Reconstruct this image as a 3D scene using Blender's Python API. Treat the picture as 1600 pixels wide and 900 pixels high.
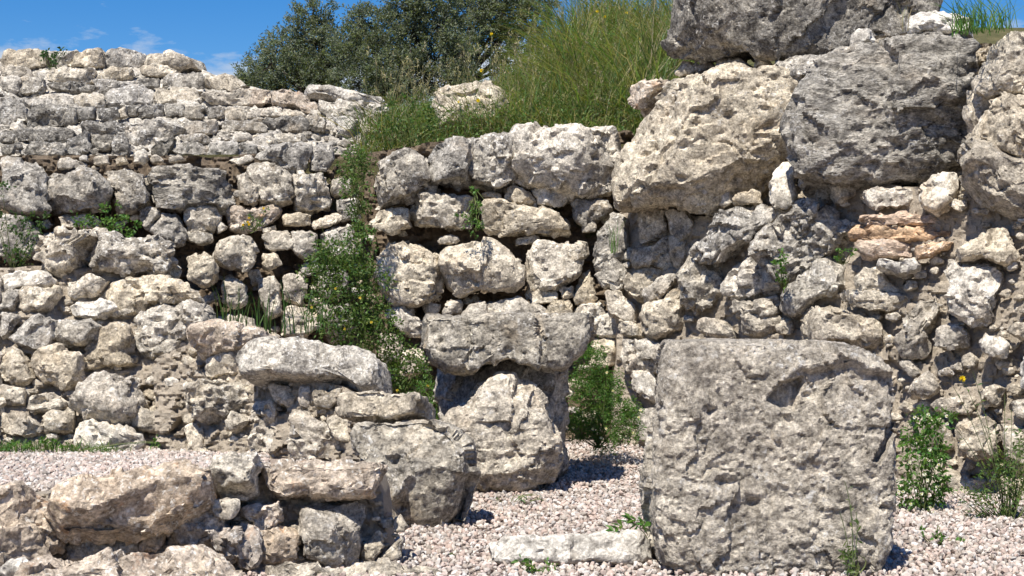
import bpy, math, random
import numpy as np
from mathutils import Vector

for o in list(bpy.data.objects): bpy.data.objects.remove(o)
SC = bpy.context.scene
COL = SC.collection
R = math.radians
rng = np.random.default_rng(7)
random.seed(7)

# ------------------------------------------------------------------ camera, sky, sun, exposure
F = 2537.0                      # focal length in photo pixels (1600 wide, about 35 degrees)
PITCH = math.atan(30 / F)       # horizon a little below the middle
cam = bpy.data.cameras.new('camera')
cam.sensor_width = 36; cam.lens = 36 * F / 1600
cam.clip_start = .1; cam.clip_end = 2000
camo = bpy.data.objects.new('camera', cam); COL.objects.link(camo)
CAM = np.array([0., 0., 1.0])
camo.location = CAM; camo.rotation_euler = (R(90) + PITCH, 0, 0)
SC.camera = camo

SUN = np.array([-.24, -.58, 1.0]); SUN /= np.linalg.norm(SUN)
W = bpy.data.worlds.new('World'); SC.world = W; W.use_nodes = True
wn = W.node_tree; wn.nodes.clear()
def N(t, typ, **k):
    n = t.nodes.new(typ)
    for a, b in k.items():
        if a == 'ins':
            for i, v in b.items(): n.inputs[i].default_value = v
        else: setattr(n, a, b)
    return n
sky = N(wn, 'ShaderNodeTexSky', sky_type='NISHITA', sun_disc=False)
sky.sun_elevation = math.asin(SUN[2]); sky.sun_rotation = math.atan2(SUN[0], SUN[1])
sky.air_density = 1.0; sky.dust_density = .05; sky.ozone_density = 5.0; sky.altitude = 100
tc = N(wn, 'ShaderNodeTexCoord')
sep = N(wn, 'ShaderNodeSeparateXYZ'); wn.links.new(tc.outputs['Generated'], sep.inputs[0])
mp = N(wn, 'ShaderNodeMapping'); mp.inputs['Scale'].default_value = (14, 14, 42); mp.inputs['Location'].default_value = (-.57, 0, .2)
wn.links.new(tc.outputs['Generated'], mp.inputs[0])
cn = N(wn, 'ShaderNodeTexNoise', ins={'Scale': 1.0, 'Detail': 7., 'Roughness': .6}); wn.links.new(mp.outputs[0], cn.inputs['Vector'])
band = N(wn, 'ShaderNodeMapRange', ins={1: .185, 2: .145, 3: -.34, 4: .10}); wn.links.new(sep.outputs[2], band.inputs[0])
ad = N(wn, 'ShaderNodeMath', operation='ADD'); wn.links.new(cn.outputs['Fac'], ad.inputs[0]); wn.links.new(band.outputs[0], ad.inputs[1])
cm = N(wn, 'ShaderNodeMapRange', ins={1: .41, 2: .58, 3: 0., 4: .9}); wn.links.new(ad.outputs[0], cm.inputs[0])
mx = N(wn, 'ShaderNodeMix', data_type='RGBA'); mx.inputs[7].default_value = (6.5, 7.2, 8.2, 1)
hs = N(wn, 'ShaderNodeHueSaturation', ins={'Hue': .51, 'Saturation': 1.42, 'Value': 1.22}); wn.links.new(sky.outputs[0], hs.inputs['Color'])
wn.links.new(cm.outputs[0], mx.inputs[0]); wn.links.new(hs.outputs[0], mx.inputs[6])
bg = N(wn, 'ShaderNodeBackground', ins={1: .062}); wn.links.new(mx.outputs[2], bg.inputs[0])
wo = N(wn, 'ShaderNodeOutputWorld'); wn.links.new(bg.outputs[0], wo.inputs[0])

sl = bpy.data.lights.new('sun', 'SUN'); sl.energy = 5.0; sl.angle = R(.53); sl.color = (1, .95, .87)
so = bpy.data.objects.new('sun', sl); COL.objects.link(so); so.location = (-4, -6, 14)
so.rotation_euler = Vector(-SUN).to_track_quat('-Z', 'Y').to_euler()

vs = SC.view_settings
vs.view_transform = 'Standard'; vs.look = 'None'; vs.exposure = 0.64; vs.gamma = 1; vs.use_curve_mapping = False
SC.render.engine = 'CYCLES'
SC.render.resolution_x = 1024; SC.render.resolution_y = 576

# ------------------------------------------------------------------ helpers
cp, sp = math.cos(PITCH), math.sin(PITCH)
def ray(px, py):
    px = np.asarray(px, float); py = np.asarray(py, float)
    a = (px - 800) / F; b = (450 - py) / F
    d = np.stack([a, np.full_like(a, cp) - b * sp, sp + b * cp], -1)
    return d / d[..., 1:2]                      # scaled so that y = 1
def at(px, py, D):
    """point on a sight line at world distance y = D"""
    D = np.asarray(D, float)
    return CAM + ray(px, py) * D[..., None]
def hash3(ix, iy, iz, s):
    h = (ix * 374761393 + iy * 668265263 + iz * 1274126177 + s * 362437) & 0xffffffff
    h = ((h ^ (h >> 13)) * 1274126177) & 0xffffffff
    h = ((h ^ (h >> 16)) * 2246822519) & 0xffffffff
    return (h >> 8).astype(np.float32) / 8388608. - 1.
def vnoise(P, s=0):
    Pi = np.floor(P).astype(np.int64); f = (P - Pi).astype(np.float32)
    f = f * f * f * (f * (f * 6 - 15) + 10)
    x, y, z = Pi.T; fx, fy, fz = f.T
    def c(a, b, d): return hash3(x + a, y + b, z + d, s)
    l = lambda a, b, t: a + (b - a) * t
    return l(l(l(c(0,0,0), c(1,0,0), fx), l(c(0,1,0), c(1,1,0), fx), fy),
             l(l(c(0,0,1), c(1,0,1), fx), l(c(0,1,1), c(1,1,1), fx), fy), fz)
def fbm(P, o=4, s=0, g=.5, ridge=False):
    a = 1.; t = 0; r = 0
    for i in range(o):
        v = vnoise(P * (2.03 ** i) + 17.3 * i, s + i)
        if ridge: v = .6 - 1.6 * np.abs(v)
        r = r + a * v; t += a; a *= g
    return r / t
def sstep(x): x = np.clip(x, 0, 1); return x * x * (3 - 2 * x)

def mesh_from(name, V, Fc, mat, smooth=True, cols=None):
    me = bpy.data.meshes.new(name)
    V = np.asarray(V, np.float32); Fc = np.asarray(Fc, np.int32); k = Fc.shape[1]
    me.vertices.add(len(V)); me.vertices.foreach_set('co', V.ravel())
    me.loops.add(Fc.size); me.loops.foreach_set('vertex_index', Fc.ravel())
    me.polygons.add(len(Fc))
    me.polygons.foreach_set('loop_start', np.arange(0, Fc.size, k, dtype=np.int32))
    me.polygons.foreach_set('use_smooth', np.full(len(Fc), smooth))
    if cols is not None:
        at_ = me.color_attributes.new('tint', 'FLOAT_COLOR', 'POINT')
        at_.data.foreach_set('color', np.asarray(cols, np.float32).ravel())
    me.update(calc_edges=True); me.validate()
    me.materials.append(mat)
    if smooth: me.set_sharp_from_angle(angle=R(32))
    return me
def link(name, me, loc=(0, 0, 0), parent=None, **props):
    o = bpy.data.objects.new(name, me); COL.objects.link(o)
    loc = np.asarray(loc, float)
    if parent is not None:
        o.parent = parent; loc = loc - np.array(parent['_w'])
    o.location = loc
    for k, v in props.items(): o[k] = v
    return o
EMPTIES = []
def thing(name, label, cat, loc, group=None):
    o = bpy.data.objects.new(name, None); COL.objects.link(o); o.location = loc
    o.empty_display_size = .1
    o['label'] = label; o['category'] = cat; o['_w'] = [float(v) for v in loc]
    if group: o['group'] = group
    EMPTIES.append(o)
    return o

# ------------------------------------------------------------------ materials
def limestone(name, light, mid, dark, dark_amt=.5, spots=.3, orange=0., bump=.55, strata=False, grey_amt=.5):
    m = bpy.data.materials.new(name); m.use_nodes = True; t = m.node_tree; t.nodes.clear(); L = t.links.new
    tc = N(t, 'ShaderNodeTexCoord'); oi = N(t, 'ShaderNodeObjectInfo')
    ml = N(t, 'ShaderNodeMath', operation='MULTIPLY', ins={1: 61.}); L(oi.outputs['Random'], ml.inputs[0])
    va = N(t, 'ShaderNodeVectorMath', operation='ADD'); L(tc.outputs['Object'], va.inputs[0]); L(ml.outputs[0], va.inputs[1])
    vec = va.outputs[0]
    if strata:
        mpp = N(t, 'ShaderNodeMapping'); mpp.inputs['Scale'].default_value = (.75, .8, 1.35); L(vec, mpp.inputs[0]); vec = mpp.outputs[0]
    def noise(sc, det=6., ro=.6, dist=0.):
        n = N(t, 'ShaderNodeTexNoise', ins={'Scale': sc, 'Detail': det, 'Roughness': ro, 'Distortion': dist}); L(vec, n.inputs['Vector']); return n.outputs['Fac']
    def rampf(src, a, b, lo=0., hi=1.):
        r = N(t, 'ShaderNodeMapRange', ins={1: a, 2: b, 3: lo, 4: hi}); L(src, r.inputs[0]); return r.outputs[0]
    def mix(f, a, b, blend='MIX'):
        x = N(t, 'ShaderNodeMix', data_type='RGBA', blend_type=blend)
        for sock, v in ((x.inputs[0], f), (x.inputs[6], a), (x.inputs[7], b)):
            if isinstance(v, (int, float)): sock.default_value = v
            elif isinstance(v, tuple): sock.default_value = (*v, 1)
            else: L(v, sock)
        return x.outputs[2]
    big = noise(3.6, 7., .62, .3); c = mix(rampf(big, .42, .60), light, mid)
    c = mix(rampf(noise(8.5, 8., .68), .60 - .16 * grey_amt, .74 - .10 * grey_amt, 0., .85), c, mid)
    c = mix(rampf(noise(4.3, 6., .65, .4), .54, .70, 0., .65), c, (.54, .44, .315))
    grime = noise(13., 9., .74, .2)
    c = mix(rampf(grime, .61 - .16 * dark_amt, .74 - .12 * dark_amt, 0., .9), c, dark)
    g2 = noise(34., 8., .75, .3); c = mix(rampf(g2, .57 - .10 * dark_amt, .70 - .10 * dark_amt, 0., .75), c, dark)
    c = mix(rampf(noise(21., 8., .75, .2), .53, .66, 0., .7), c, tuple(min(.75, v * 1.22) for v in light))
    fine = noise(75., 6., .7)
    c = mix(1., c, mix(rampf(noise(15., 9., .75, .3), .39, .60), (.52, .51, .50), (1.24, 1.24, 1.23)), 'MULTIPLY')
    c = mix(rampf(fine, .25, .75, 0., 1.), c, mix(.5, c, (.0, .0, .0)), 'MIX') if False else c
    c = mix(1., c, mix(rampf(fine, .36, .62), (.60, .59, .58), (1.24, 1.24, 1.24)), 'MULTIPLY')
    if spots:
        msk = N(t, 'ShaderNodeMath', operation='MULTIPLY'); L(rampf(noise(46., 5., .6, .5), .555, .63), msk.inputs[0]); L(rampf(noise(6., 3., .5), .60 - .25 * spots, .68 - .2 * spots, 0., .8), msk.inputs[1])
        c = mix(msk.outputs[0], c, (.66, .63, .57))
    if orange:
        c = mix(rampf(noise(10., 8., .7, .4), .66 - .22 * orange, .80 - .2 * orange, 0., .8), c, (.46, .23, .10))
    hv = N(t, 'ShaderNodeHueSaturation'); L(c, hv.inputs['Color'])
    L(rampf(oi.outputs['Random'], 0., 1., .98, 1.30), hv.inputs['Value'])
    sat = N(t, 'ShaderNodeMath', operation='FRACT'); s2 = N(t, 'ShaderNodeMath', operation='MULTIPLY', ins={1: 37.7}); L(oi.outputs['Random'], s2.inputs[0]); L(s2.outputs[0], sat.inputs[0])
    L(rampf(sat.outputs[0], 0., 1., .75, 1.12), hv.inputs['Saturation'])
    bs = N(t, 'ShaderNodeBsdfPrincipled', ins={'Roughness': .92, 'Specular IOR Level': .15})
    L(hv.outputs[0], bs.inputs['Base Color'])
    # fine relief: grain plus small solution pits
    v2 = N(t, 'ShaderNodeTexVoronoi', ins={'Scale': 24., 'Randomness': 1.}); L(vec, v2.inputs['Vector'])
    pit = N(t, 'ShaderNodeMath', operation='MULTIPLY'); L(rampf(v2.outputs['Distance'], .30, .12), pit.inputs[0]); L(rampf(noise(7., 3.), .48, .6), pit.inputs[1])
    hgt = N(t, 'ShaderNodeMath', operation='ADD'); n1 = noise(26., 12., .72); L(n1, hgt.inputs[0])
    n2 = N(t, 'ShaderNodeMath', operation='MULTIPLY', ins={1: .35}); L(fine, n2.inputs[0]); L(n2.outputs[0], hgt.inputs[1])
    sb = N(t, 'ShaderNodeMath', operation='SUBTRACT'); L(hgt.outputs[0], sb.inputs[0])
    p2 = N(t, 'ShaderNodeMath', operation='MULTIPLY', ins={1: .6}); L(pit.outputs[0], p2.inputs[0]); L(p2.outputs[0], sb.inputs[1])
    bm = N(t, 'ShaderNodeBump', ins={'Strength': bump, 'Distance': .06}); L(sb.outputs[0], bm.inputs['Height'])
    L(bm.outputs[0], bs.inputs['Normal'])
    out = N(t, 'ShaderNodeOutputMaterial'); L(bs.outputs[0], out.inputs[0])
    return m
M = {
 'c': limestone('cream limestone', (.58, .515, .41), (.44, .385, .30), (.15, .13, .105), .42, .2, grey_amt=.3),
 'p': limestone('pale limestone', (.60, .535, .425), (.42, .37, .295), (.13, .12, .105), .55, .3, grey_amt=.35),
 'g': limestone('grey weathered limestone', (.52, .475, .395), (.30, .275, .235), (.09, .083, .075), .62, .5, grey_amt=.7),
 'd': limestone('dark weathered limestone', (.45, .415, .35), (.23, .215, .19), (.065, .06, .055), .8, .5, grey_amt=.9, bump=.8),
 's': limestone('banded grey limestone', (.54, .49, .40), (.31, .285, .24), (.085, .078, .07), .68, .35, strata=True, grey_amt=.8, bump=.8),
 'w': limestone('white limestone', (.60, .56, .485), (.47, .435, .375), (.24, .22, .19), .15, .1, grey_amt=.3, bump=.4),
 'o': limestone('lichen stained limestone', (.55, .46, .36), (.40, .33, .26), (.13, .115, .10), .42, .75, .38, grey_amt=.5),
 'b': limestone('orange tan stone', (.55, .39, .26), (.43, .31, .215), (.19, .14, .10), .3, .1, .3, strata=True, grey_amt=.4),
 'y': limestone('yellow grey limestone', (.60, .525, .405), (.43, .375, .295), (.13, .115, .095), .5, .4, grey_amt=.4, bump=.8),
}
def mortar(name, a, b, bump=.8):
    m = bpy.data.materials.new(name); m.use_nodes = True; t = m.node_tree; L = t.links.new
    bs = t.nodes['Principled BSDF']; bs.inputs['Roughness'].default_value = .95; bs.inputs['Specular IOR Level'].default_value = .1
    tc = N(t, 'ShaderNodeTexCoord')
    n = N(t, 'ShaderNodeTexNoise', ins={'Scale': 9., 'Detail': 10., 'Roughness': .7}); L(tc.outputs['Object'], n.inputs['Vector'])
    r = N(t, 'ShaderNodeValToRGB'); r.color_ramp.elements[0].position = .35; r.color_ramp.elements[1].position = .68
    r.color_ramp.elements[0].color = (*b, 1); r.color_ramp.elements[1].color = (*a, 1); L(n.outputs['Fac'], r.inputs[0]); 
    n3 = N(t, 'ShaderNodeTexNoise', ins={'Scale': 90., 'Detail': 4., 'Roughness': .7}); L(tc.outputs['Object'], n3.inputs['Vector'])
    rr = N(t, 'ShaderNodeMapRange', ins={1: .3, 2: .7, 3: .75, 4: 1.2}); L(n3.outputs['Fac'], rr.inputs[0])
    mx = N(t, 'ShaderNodeVectorMath', operation='SCALE'); L(r.outputs[0], mx.inputs[0]); L(rr.outputs[0], mx.inputs['Scale'])
    L(mx.outputs[0], bs.inputs['Base Color'])
    n2 = N(t, 'ShaderNodeTexNoise', ins={'Scale': 38., 'Detail': 10., 'Roughness': .75}); L(tc.outputs['Object'], n2.inputs['Vector'])
    bm = N(t, 'ShaderNodeBump', ins={'Strength': bump, 'Distance': .05}); L(n2.outputs['Fac'], bm.inputs['Height']); L(bm.outputs[0], bs.inputs['Normal'])
    return m
M['mortar'] = mortar('sandy mortar', (.54, .465, .365), (.40, .34, .265))
M['earth'] = mortar('dry brown earth', (.26, .20, .14), (.15, .115, .08))
M['soil'] = mortar('grassy soil', (.16, .14, .07), (.09, .09, .04))
def tinted(name, rough=.9, trans=0.):
    m = bpy.data.materials.new(name); m.use_nodes = True; t = m.node_tree; L = t.links.new
    bs = t.nodes['Principled BSDF']; bs.inputs['Roughness'].default_value = rough; bs.inputs['Specular IOR Level'].default_value = .25
    a = N(t, 'ShaderNodeAttribute', attribute_name='tint'); L(a.outputs['Color'], bs.inputs['Base Color'])
    if trans:
        tr = N(t, 'ShaderNodeBsdfTranslucent'); sc = N(t, 'ShaderNodeVectorMath', operation='MULTIPLY', ins={1: (1.5, 1.6, .7)})
        L(a.outputs['Color'], sc.inputs[0]); L(sc.outputs[0], tr.inputs['Color'])
        ms = N(t, 'ShaderNodeMixShader', ins={0: trans}); L(bs.outputs[0], ms.inputs[1]); L(tr.outputs[0], ms.inputs[2])
        L(ms.outputs[0], t.nodes['Material Output'].inputs[0])
    return m
M['pebble'] = tinted('gravel chippings', .85)
M['leaf'] = tinted('leaf', .55, .35)
M['stem'] = tinted('stem', .8)
def bark():
    m = mortar('olive bark', (.12, .10, .08), (.045, .038, .032)); return m
M['bark'] = bark()

# ------------------------------------------------------------------ rock generator
def boxsphere(nx, ny, nz):
    V = []; Q = []; off = 0
    def face(ax, sgn):
        nonlocal off
        o = [a for a in (0, 1, 2) if a != ax]; n = (nx, ny, nz); n1, n2 = n[o[0]], n[o[1]]
        a, b = np.meshgrid(np.linspace(-1, 1, n1 + 1), np.linspace(-1, 1, n2 + 1), indexing='ij')
        P = np.zeros((a.size, 3)); P[:, o[0]] = a.ravel(); P[:, o[1]] = b.ravel(); P[:, ax] = sgn
        i, j = np.meshgrid(np.arange(n1), np.arange(n2), indexing='ij'); k = (i * (n2 + 1) + j).ravel()
        q = np.stack([k, k + n2 + 1, k + n2 + 2, k + 1], 1)
        flip = (sgn > 0) ^ (ax == 1)
        V.append(P); Q.append((q if flip else q[:, ::-1]) + off); off += len(P)
    for ax in range(3):
        for s in (-1, 1): face(ax, s)
    V = np.concatenate(V); Q = np.concatenate(Q)
    _, idx, inv = np.unique(np.round(V * 1e5).astype(np.int64), axis=0, return_index=True, return_inverse=True)
    return V[idx], inv.ravel()[Q]
def vnormals(V, Q):
    n = np.cross(V[Q[:, 2]] - V[Q[:, 0]], V[Q[:, 3]] - V[Q[:, 1]])
    o = np.zeros_like(V)
    for k in range(4):
        for c in range(3): o[:, c] += np.bincount(Q[:, k], n[:, c], len(V))
    return o / (np.linalg.norm(o, axis=1, keepdims=True) + 1e-12)
def frame(yaw, tilt):
    n = np.array([-math.sin(yaw) * math.cos(tilt), -math.cos(yaw) * math.cos(tilt), math.sin(tilt)])
    u = np.array([math.cos(yaw), -math.sin(yaw), 0.]); v = np.cross(n, u)
    return u, v, n
def inpoly(x, y, P):
    r = np.zeros(np.shape(x), bool); n = len(P)
    for i in range(n):
        x1, y1 = P[i]; x2, y2 = P[(i + 1) % n]
        if y1 == y2: continue
        c = ((y1 > y) != (y2 > y)) & (x < (x2 - x1) * (y - y1) / (y2 - y1) + x1); r ^= c
    return r
def polydist(x, y, P):
    d = np.full(np.shape(x), 1e9); n = len(P)
    for i in range(n):
        a = P[i]; b = P[(i + 1) % n]; e = b - a; l = (e @ e) + 1e-12
        t = np.clip(((x - a[0]) * e[0] + (y - a[1]) * e[1]) / l, 0, 1)
        d = np.minimum(d, np.hypot(x - a[0] - t * e[0], y - a[1] - t * e[1]))
    return d
TRI = 0
def rock(poly, D, yaw=0., tilt=0., T=None, p=6.5, rough=1., planes=6, chips=12, strat=0., pits=0, pitr=.016, edge=3.6, seed=0, carve=(), fine=1., facet=1., ztop=None, grow=1.03, knob=None, step=1.):
    if knob is None: knob = .6 if pits == 0 else 1.2
    """closed stone whose outline in the wall plane is the polygon and whose depth is T. returns centre, verts, quads"""
    global TRI
    rs = np.random.default_rng(seed + 1000); rough *= .66
    poly = np.asarray(poly, float); c2 = (poly.min(0) + poly.max(0)) / 2
    a = np.roll(poly, -1, 0); cr = poly[:, 0] * a[:, 1] - a[:, 0] * poly[:, 1]
    if abs(cr.sum()) > 1: c2 = ((poly + a) * cr[:, None]).sum(0) / (3 * cr.sum())
    u, v, n = frame(yaw, tilt)
    if T is None: T = min(max(.85 * min(np.ptp(poly[:, 0]), np.ptp(poly[:, 1])) * D / F, .07), .42)
    kf = T / 2 * min(1, max(0, (p - 3) / 5)) * .95; C = at(c2[0], c2[1], D - kf)      # the outline belongs to the front edge of blocky stones
    def toplane(q):
        r = ray(q[:, 0], q[:, 1]); t = ((C0 - CAM) @ n) / (r @ n); X = CAM + r * t[:, None] - C0
        return np.stack([X @ u, X @ v], 1)
    C0 = C.copy(); P = toplane(poly); P = P * grow; Cf = C.copy()
    w, h = np.ptp(P[:, 0]), np.ptp(P[:, 1]); size = math.sqrt(w * h)
    wp, hp = np.ptp(poly[:, 0]), np.ptp(poly[:, 1])
    nx = int(np.clip(wp / edge, 5, 130)); nz = int(np.clip(hp / edge, 5, 130)); ny = int(np.clip(T * F / D / edge * .5, 4, 44))
    S, Q = boxsphere(nx, ny, nz); S = S[:, [0, 2, 1]]            # x, z in plane; y depth -> columns (pu, pv, pn)
    S = S / np.linalg.norm(S, axis=1, keepdims=True)
    # outline radius for each direction
    th = np.arctan2(S[:, 1] * h, S[:, 0] * w); dx, dy = np.cos(th), np.sin(th); Rr = np.full(len(S), 1e-3)
    for i in range(len(P)):
        A, B = P[i], P[(i + 1) % len(P)]; e = B - A
        den = dx * e[1] - dy * e[0]; den = np.where(abs(den) < 1e-12, 1e-12, den)
        t = (A[0] * e[1] - A[1] * e[0]) / den; s = (A[0] * dy - A[1] * dx) / den
        ok = (t > 0) & (s >= -1e-6) & (s <= 1 + 1e-6); Rr = np.where(ok & (t > Rr), t, Rr)
    C = Cf - n * kf
    rho = np.hypot(S[:, 0], S[:, 1]); sn = -S[:, 2]              # box y = -1 is the front
    k = (rho ** p + abs(sn) ** p) ** (-1 / p); rho, sn = rho * k, sn * k
    V = np.stack([rho * Rr * dx, rho * Rr * dy, sn * T / 2], 1)
    # broken faces: flat cuts, mostly on the front
    for i in range(planes + chips):
        d = rs.normal(size=3); d[2] = abs(d[2]) * (1.0 if i < planes else .7) + (.95 if i < planes else 0); d /= np.linalg.norm(d)
        pr = V @ d; m = pr.max(); cut = m * (rs.uniform(.68, .95) if i < planes else rs.uniform(.92, .99))
        ex = np.clip(pr - cut, 0, None); V = V - ex[:, None] * d * .92
    Wd = V[:, :1] * u + V[:, 1:2] * v + V[:, 2:] * n
    off = rs.uniform(0, 500, 3); nr = vnormals(Wd, Q)
    q = Wd + off
    d = size * .042 * fbm(q * (2.2 / size), 2, seed) * rough
    d += .013 * knob * rough * min(1, size / .3 + .1) * fbm(q * 9, 4, seed + 9, .62, True)
    d += .010 * fine * min(1, size / .15) * (.7 + .3 * knob) * fbm(q * 36, 3, seed + 19, .65)
    for (K, am, sl_) in ((max(5, int(8 * facet)), .034, .21), (int(20 * facet), .008 * knob, .10 + .08 * knob), (int(min(110, 240 * size)) + 8, .003 * knob, .06 + .12 * knob)):
        sd = Wd[rs.integers(0, len(q), K)]; qw = Wd + size * np.stack([.07 * vnoise(q * 4 / size, seed + 60 + c) + .035 * vnoise(q * 13 / size, seed + 70 + c) for c in range(3)], 1)
        ix = np.argmin((sd * sd).sum(1)[None] - 2 * qw @ sd.T, 1)
        gr = rs.normal(size=(K, 3)) * sl_; of = rs.normal(size=K) * am * min(size, .6)
        d += step * rough * np.clip(of[ix] + ((Wd - sd[ix]) * gr[ix]).sum(1), -.09 * min(size, .6), .07 * min(size, .6))
    if strat:
        bb = np.stack([q @ u * 2.0, q @ v * 12 + 1.6 * fbm(q * 2.5, 3, 3), q @ n * 3], 1)
        d += strat * .03 * fbm(bb, 3, seed + 5, .55, True)
    Wd = Wd + nr * d[:, None]
    if pits:
        fr = V[rs.choice(np.where(sn > -.1)[0], pits)]
        for c in fr:
            r = rs.uniform(.5, 1.7) * pitr; dd = ((V - c) * np.array([rs.uniform(.5, 1.2), rs.uniform(.8, 1.6), 1])); g = np.exp(-(dd ** 2).sum(1) / (r * r))
            Wd = Wd - nr * (g * r * 1.5)[:, None]
    for (cpoly, d0, gu, gv, soft) in carve:
        CP = toplane(np.asarray(cpoly, float)); wb = .012 * np.stack([fbm(q * 14, 3, 31), fbm(q * 14, 3, 32)], 1) + .03 * np.stack([vnoise(q * 4, 33), vnoise(q * 4, 34)], 1); uu, vv = Wd @ u + wb[:, 0], Wd @ v + wb[:, 1]
        ins = inpoly(uu, vv, CP); dist = polydist(uu, vv, CP) * np.where(ins, 1, -1)
        cc = CP.mean(0); dep = d0 + gu * (uu - cc[0]) + gv * (vv - cc[1])
        wgt = sstep(dist / soft + .5) * (sn > .15)
        Wd = Wd - n * (wgt * dep)[:, None]
    if ztop is not None:
        lim = ztop - C[2] + .004 * fbm(q * 20, 3, 8); Wd[:, 2] = np.minimum(Wd[:, 2], lim)
    TRI += 2 * len(Q)
    return C, Wd, Q

def parse(s): return [tuple(map(float, q.split(','))) for q in s.split()]
class Wall:
    def __init__(s, name, label, cat, base, dfun, yaw, tilt=0.):
        s.o = thing(name, label, cat, base); s.d = dfun; s.yaw = yaw; s.tilt = tilt; s.polys = []
        s.k = abs(hash_name(name)) % 10000
    def stone(s, poly, mat, name='stone', label=None, dD=0., yaw=None, tilt=None, **kw):
        c = np.mean(poly, 0); s.k += 1; r = np.random.default_rng(s.k)
        ya = s.yaw(c[0]) if callable(s.yaw) else s.yaw
        ya = (ya if yaw is None else R(yaw)) + R(r.uniform(-7, 7)); ti = (s.tilt if tilt is None else R(tilt)) + R(r.uniform(-5, 5))
        C, V, Q = rock(poly, s.d(*c) + dD, ya, ti, seed=s.k, **kw)
        o = link(name, mesh_from(name, V, Q, M[mat]), C, s.o)
        if label: o['label'] = label
        s.polys.append(np.asarray(poly)); return o
    def load(s, text):
        for ln in text.strip().splitlines():
            head, pts = ln.split(':'); it = head.split(); kw = {}; lab = None
            for x in it[1:]:
                k, v = x.split('='); 
                if k == 'lab': lab = v.replace('_', ' ')
                else: kw[k] = int(v) if k in ('pits', 'planes', 'chips') else float(v)
            s.stone(parse(pts), it[0], label=lab, **kw)
    def fill(s, region, mats, count, rmin, rmax, dD=.0, T=None, step=3):
        region = np.asarray(parse(region)); x0, y0 = region.min(0); x1, y1 = region.max(0)
        gx, gy = np.meshgrid(np.arange(x0, x1, step), np.arange(y0, y1, step))
        free = inpoly(gx, gy, region)
        for P in s.polys: free &= ~inpoly(gx, gy, P)
        dist = np.zeros(gx.shape); cur = free.copy()
        for i in range(14):
            dist[cur] = (i + 1) * step
            e = np.pad(cur, 1); cur = e[1:-1, 1:-1] & e[:-2, 1:-1] & e[2:, 1:-1] & e[1:-1, :-2] & e[1:-1, 2:]
        r = np.random.default_rng(s.k + 5); done = 0; tries = 0
        while done < count and tries < count * 12:
            tries += 1
            c = np.argwhere(dist >= rmin)
            if not len(c): break
            i, j = c[r.integers(len(c))]; rad = min(dist[i, j] * 1.15, r.uniform(rmin, rmax))
            X, Y = gx[i, j], gy[i, j]; k = r.integers(6, 9); ang = np.sort(r.uniform(0, 2 * math.pi, k) * .25 + np.arange(k) / k * 2 * math.pi)
            asp = r.uniform(.6, 1.); P = np.stack([X + rad * 1.25 * np.cos(ang) * r.uniform(.8, 1.1, k), Y + rad * asp * np.sin(ang) * r.uniform(.8, 1.1, k)], 1)
            s.stone(P, mats[r.integers(len(mats))], dD=dD + r.uniform(-.02, .03), T=T or rad * 1.3 * s.d(X, Y) / F, planes=5, chips=6, edge=3.2, p=4)
            dist[(gx - X) ** 2 + (gy - Y) ** 2 < (rad * 1.15) ** 2] = 0; done += 1
    def core(s, region, mat, back, amp=.05, thick=.45, step=3.5, fq=5.):
        region = np.asarray(parse(region)); x0, y0 = region.min(0); x1, y1 = region.max(0)
        xs = np.arange(x0, x1 + step, step); ys = np.arange(y0, y1 + step, step)
        gx, gy = np.meshgrid(xs, ys); nxx = len(xs)
        ins = inpoly(gx[:-1, :-1] + step / 2, gy[:-1, :-1] + step / 2, region)
        eA, eB = [], []; pad = np.pad(ins, 1)
        for di, dj, e in ((-1, 0, (1, 0)), (1, 0, (nxx, nxx + 1)), (0, -1, (0, nxx)), (0, 1, (nxx + 1, 1))):
            I, J = np.where(ins & ~pad[1 + di:pad.shape[0] - 1 + di, 1 + dj:pad.shape[1] - 1 + dj]); eA.append(I * nxx + J + e[0]); eB.append(I * nxx + J + e[1])
        eA, eB = np.concatenate(eA), np.concatenate(eB); fx, fy = gx.ravel().copy(), gy.ravel().copy(); cnt = np.bincount(np.concatenate([eA, eB]), minlength=fx.size)
        for it in range(10):                         # round the outline off
            for f_ in (fx, fy):
                sm = np.bincount(np.concatenate([eA, eB]), f_[np.concatenate([eB, eA])], fx.size); m_ = cnt > 0; f_[m_] = .5 * f_[m_] + .5 * sm[m_] / cnt[m_]
        gx, gy = fx.reshape(gx.shape), fy.reshape(gy.shape)
        Dv = np.vectorize(s.d)(gx, gy) + back
        Pf = at(gx.ravel(), gy.ravel(), Dv.ravel())
        sd = Pf[np.random.default_rng(9).integers(0, len(Pf), 420)] * np.array([1, .3, 1.5]); qq = Pf * np.array([1, .3, 1.5]) + .03 * np.stack([vnoise(Pf * 9, 90 + c) for c in range(3)], 1)
        ix = np.concatenate([np.argmin((sd * sd).sum(1)[None] - 2 * b @ sd.T, 1) for b in np.array_split(qq, 12)])
        Pf[:, 1] -= amp * (fbm(Pf * fq, 4, 77, .6) + .6 * fbm(Pf * fq * 4, 3, 78, .6, True) + .5 * fbm(Pf * fq * 11, 3, 79, .6, True) + .45 * np.random.default_rng(4).normal(size=420)[ix])
        Pb = at(gx.ravel(), gy.ravel(), Dv.ravel()); Pb[:, 1] += thick
        n = len(Pf); fq_ = []
        I, J = np.where(ins)
        a = I * nxx + J; f = np.stack([a, a + nxx, a + nxx + 1, a + 1], 1); fq_ += [f, f[:, ::-1] + n]
        pad = np.pad(ins, 1)
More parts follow.
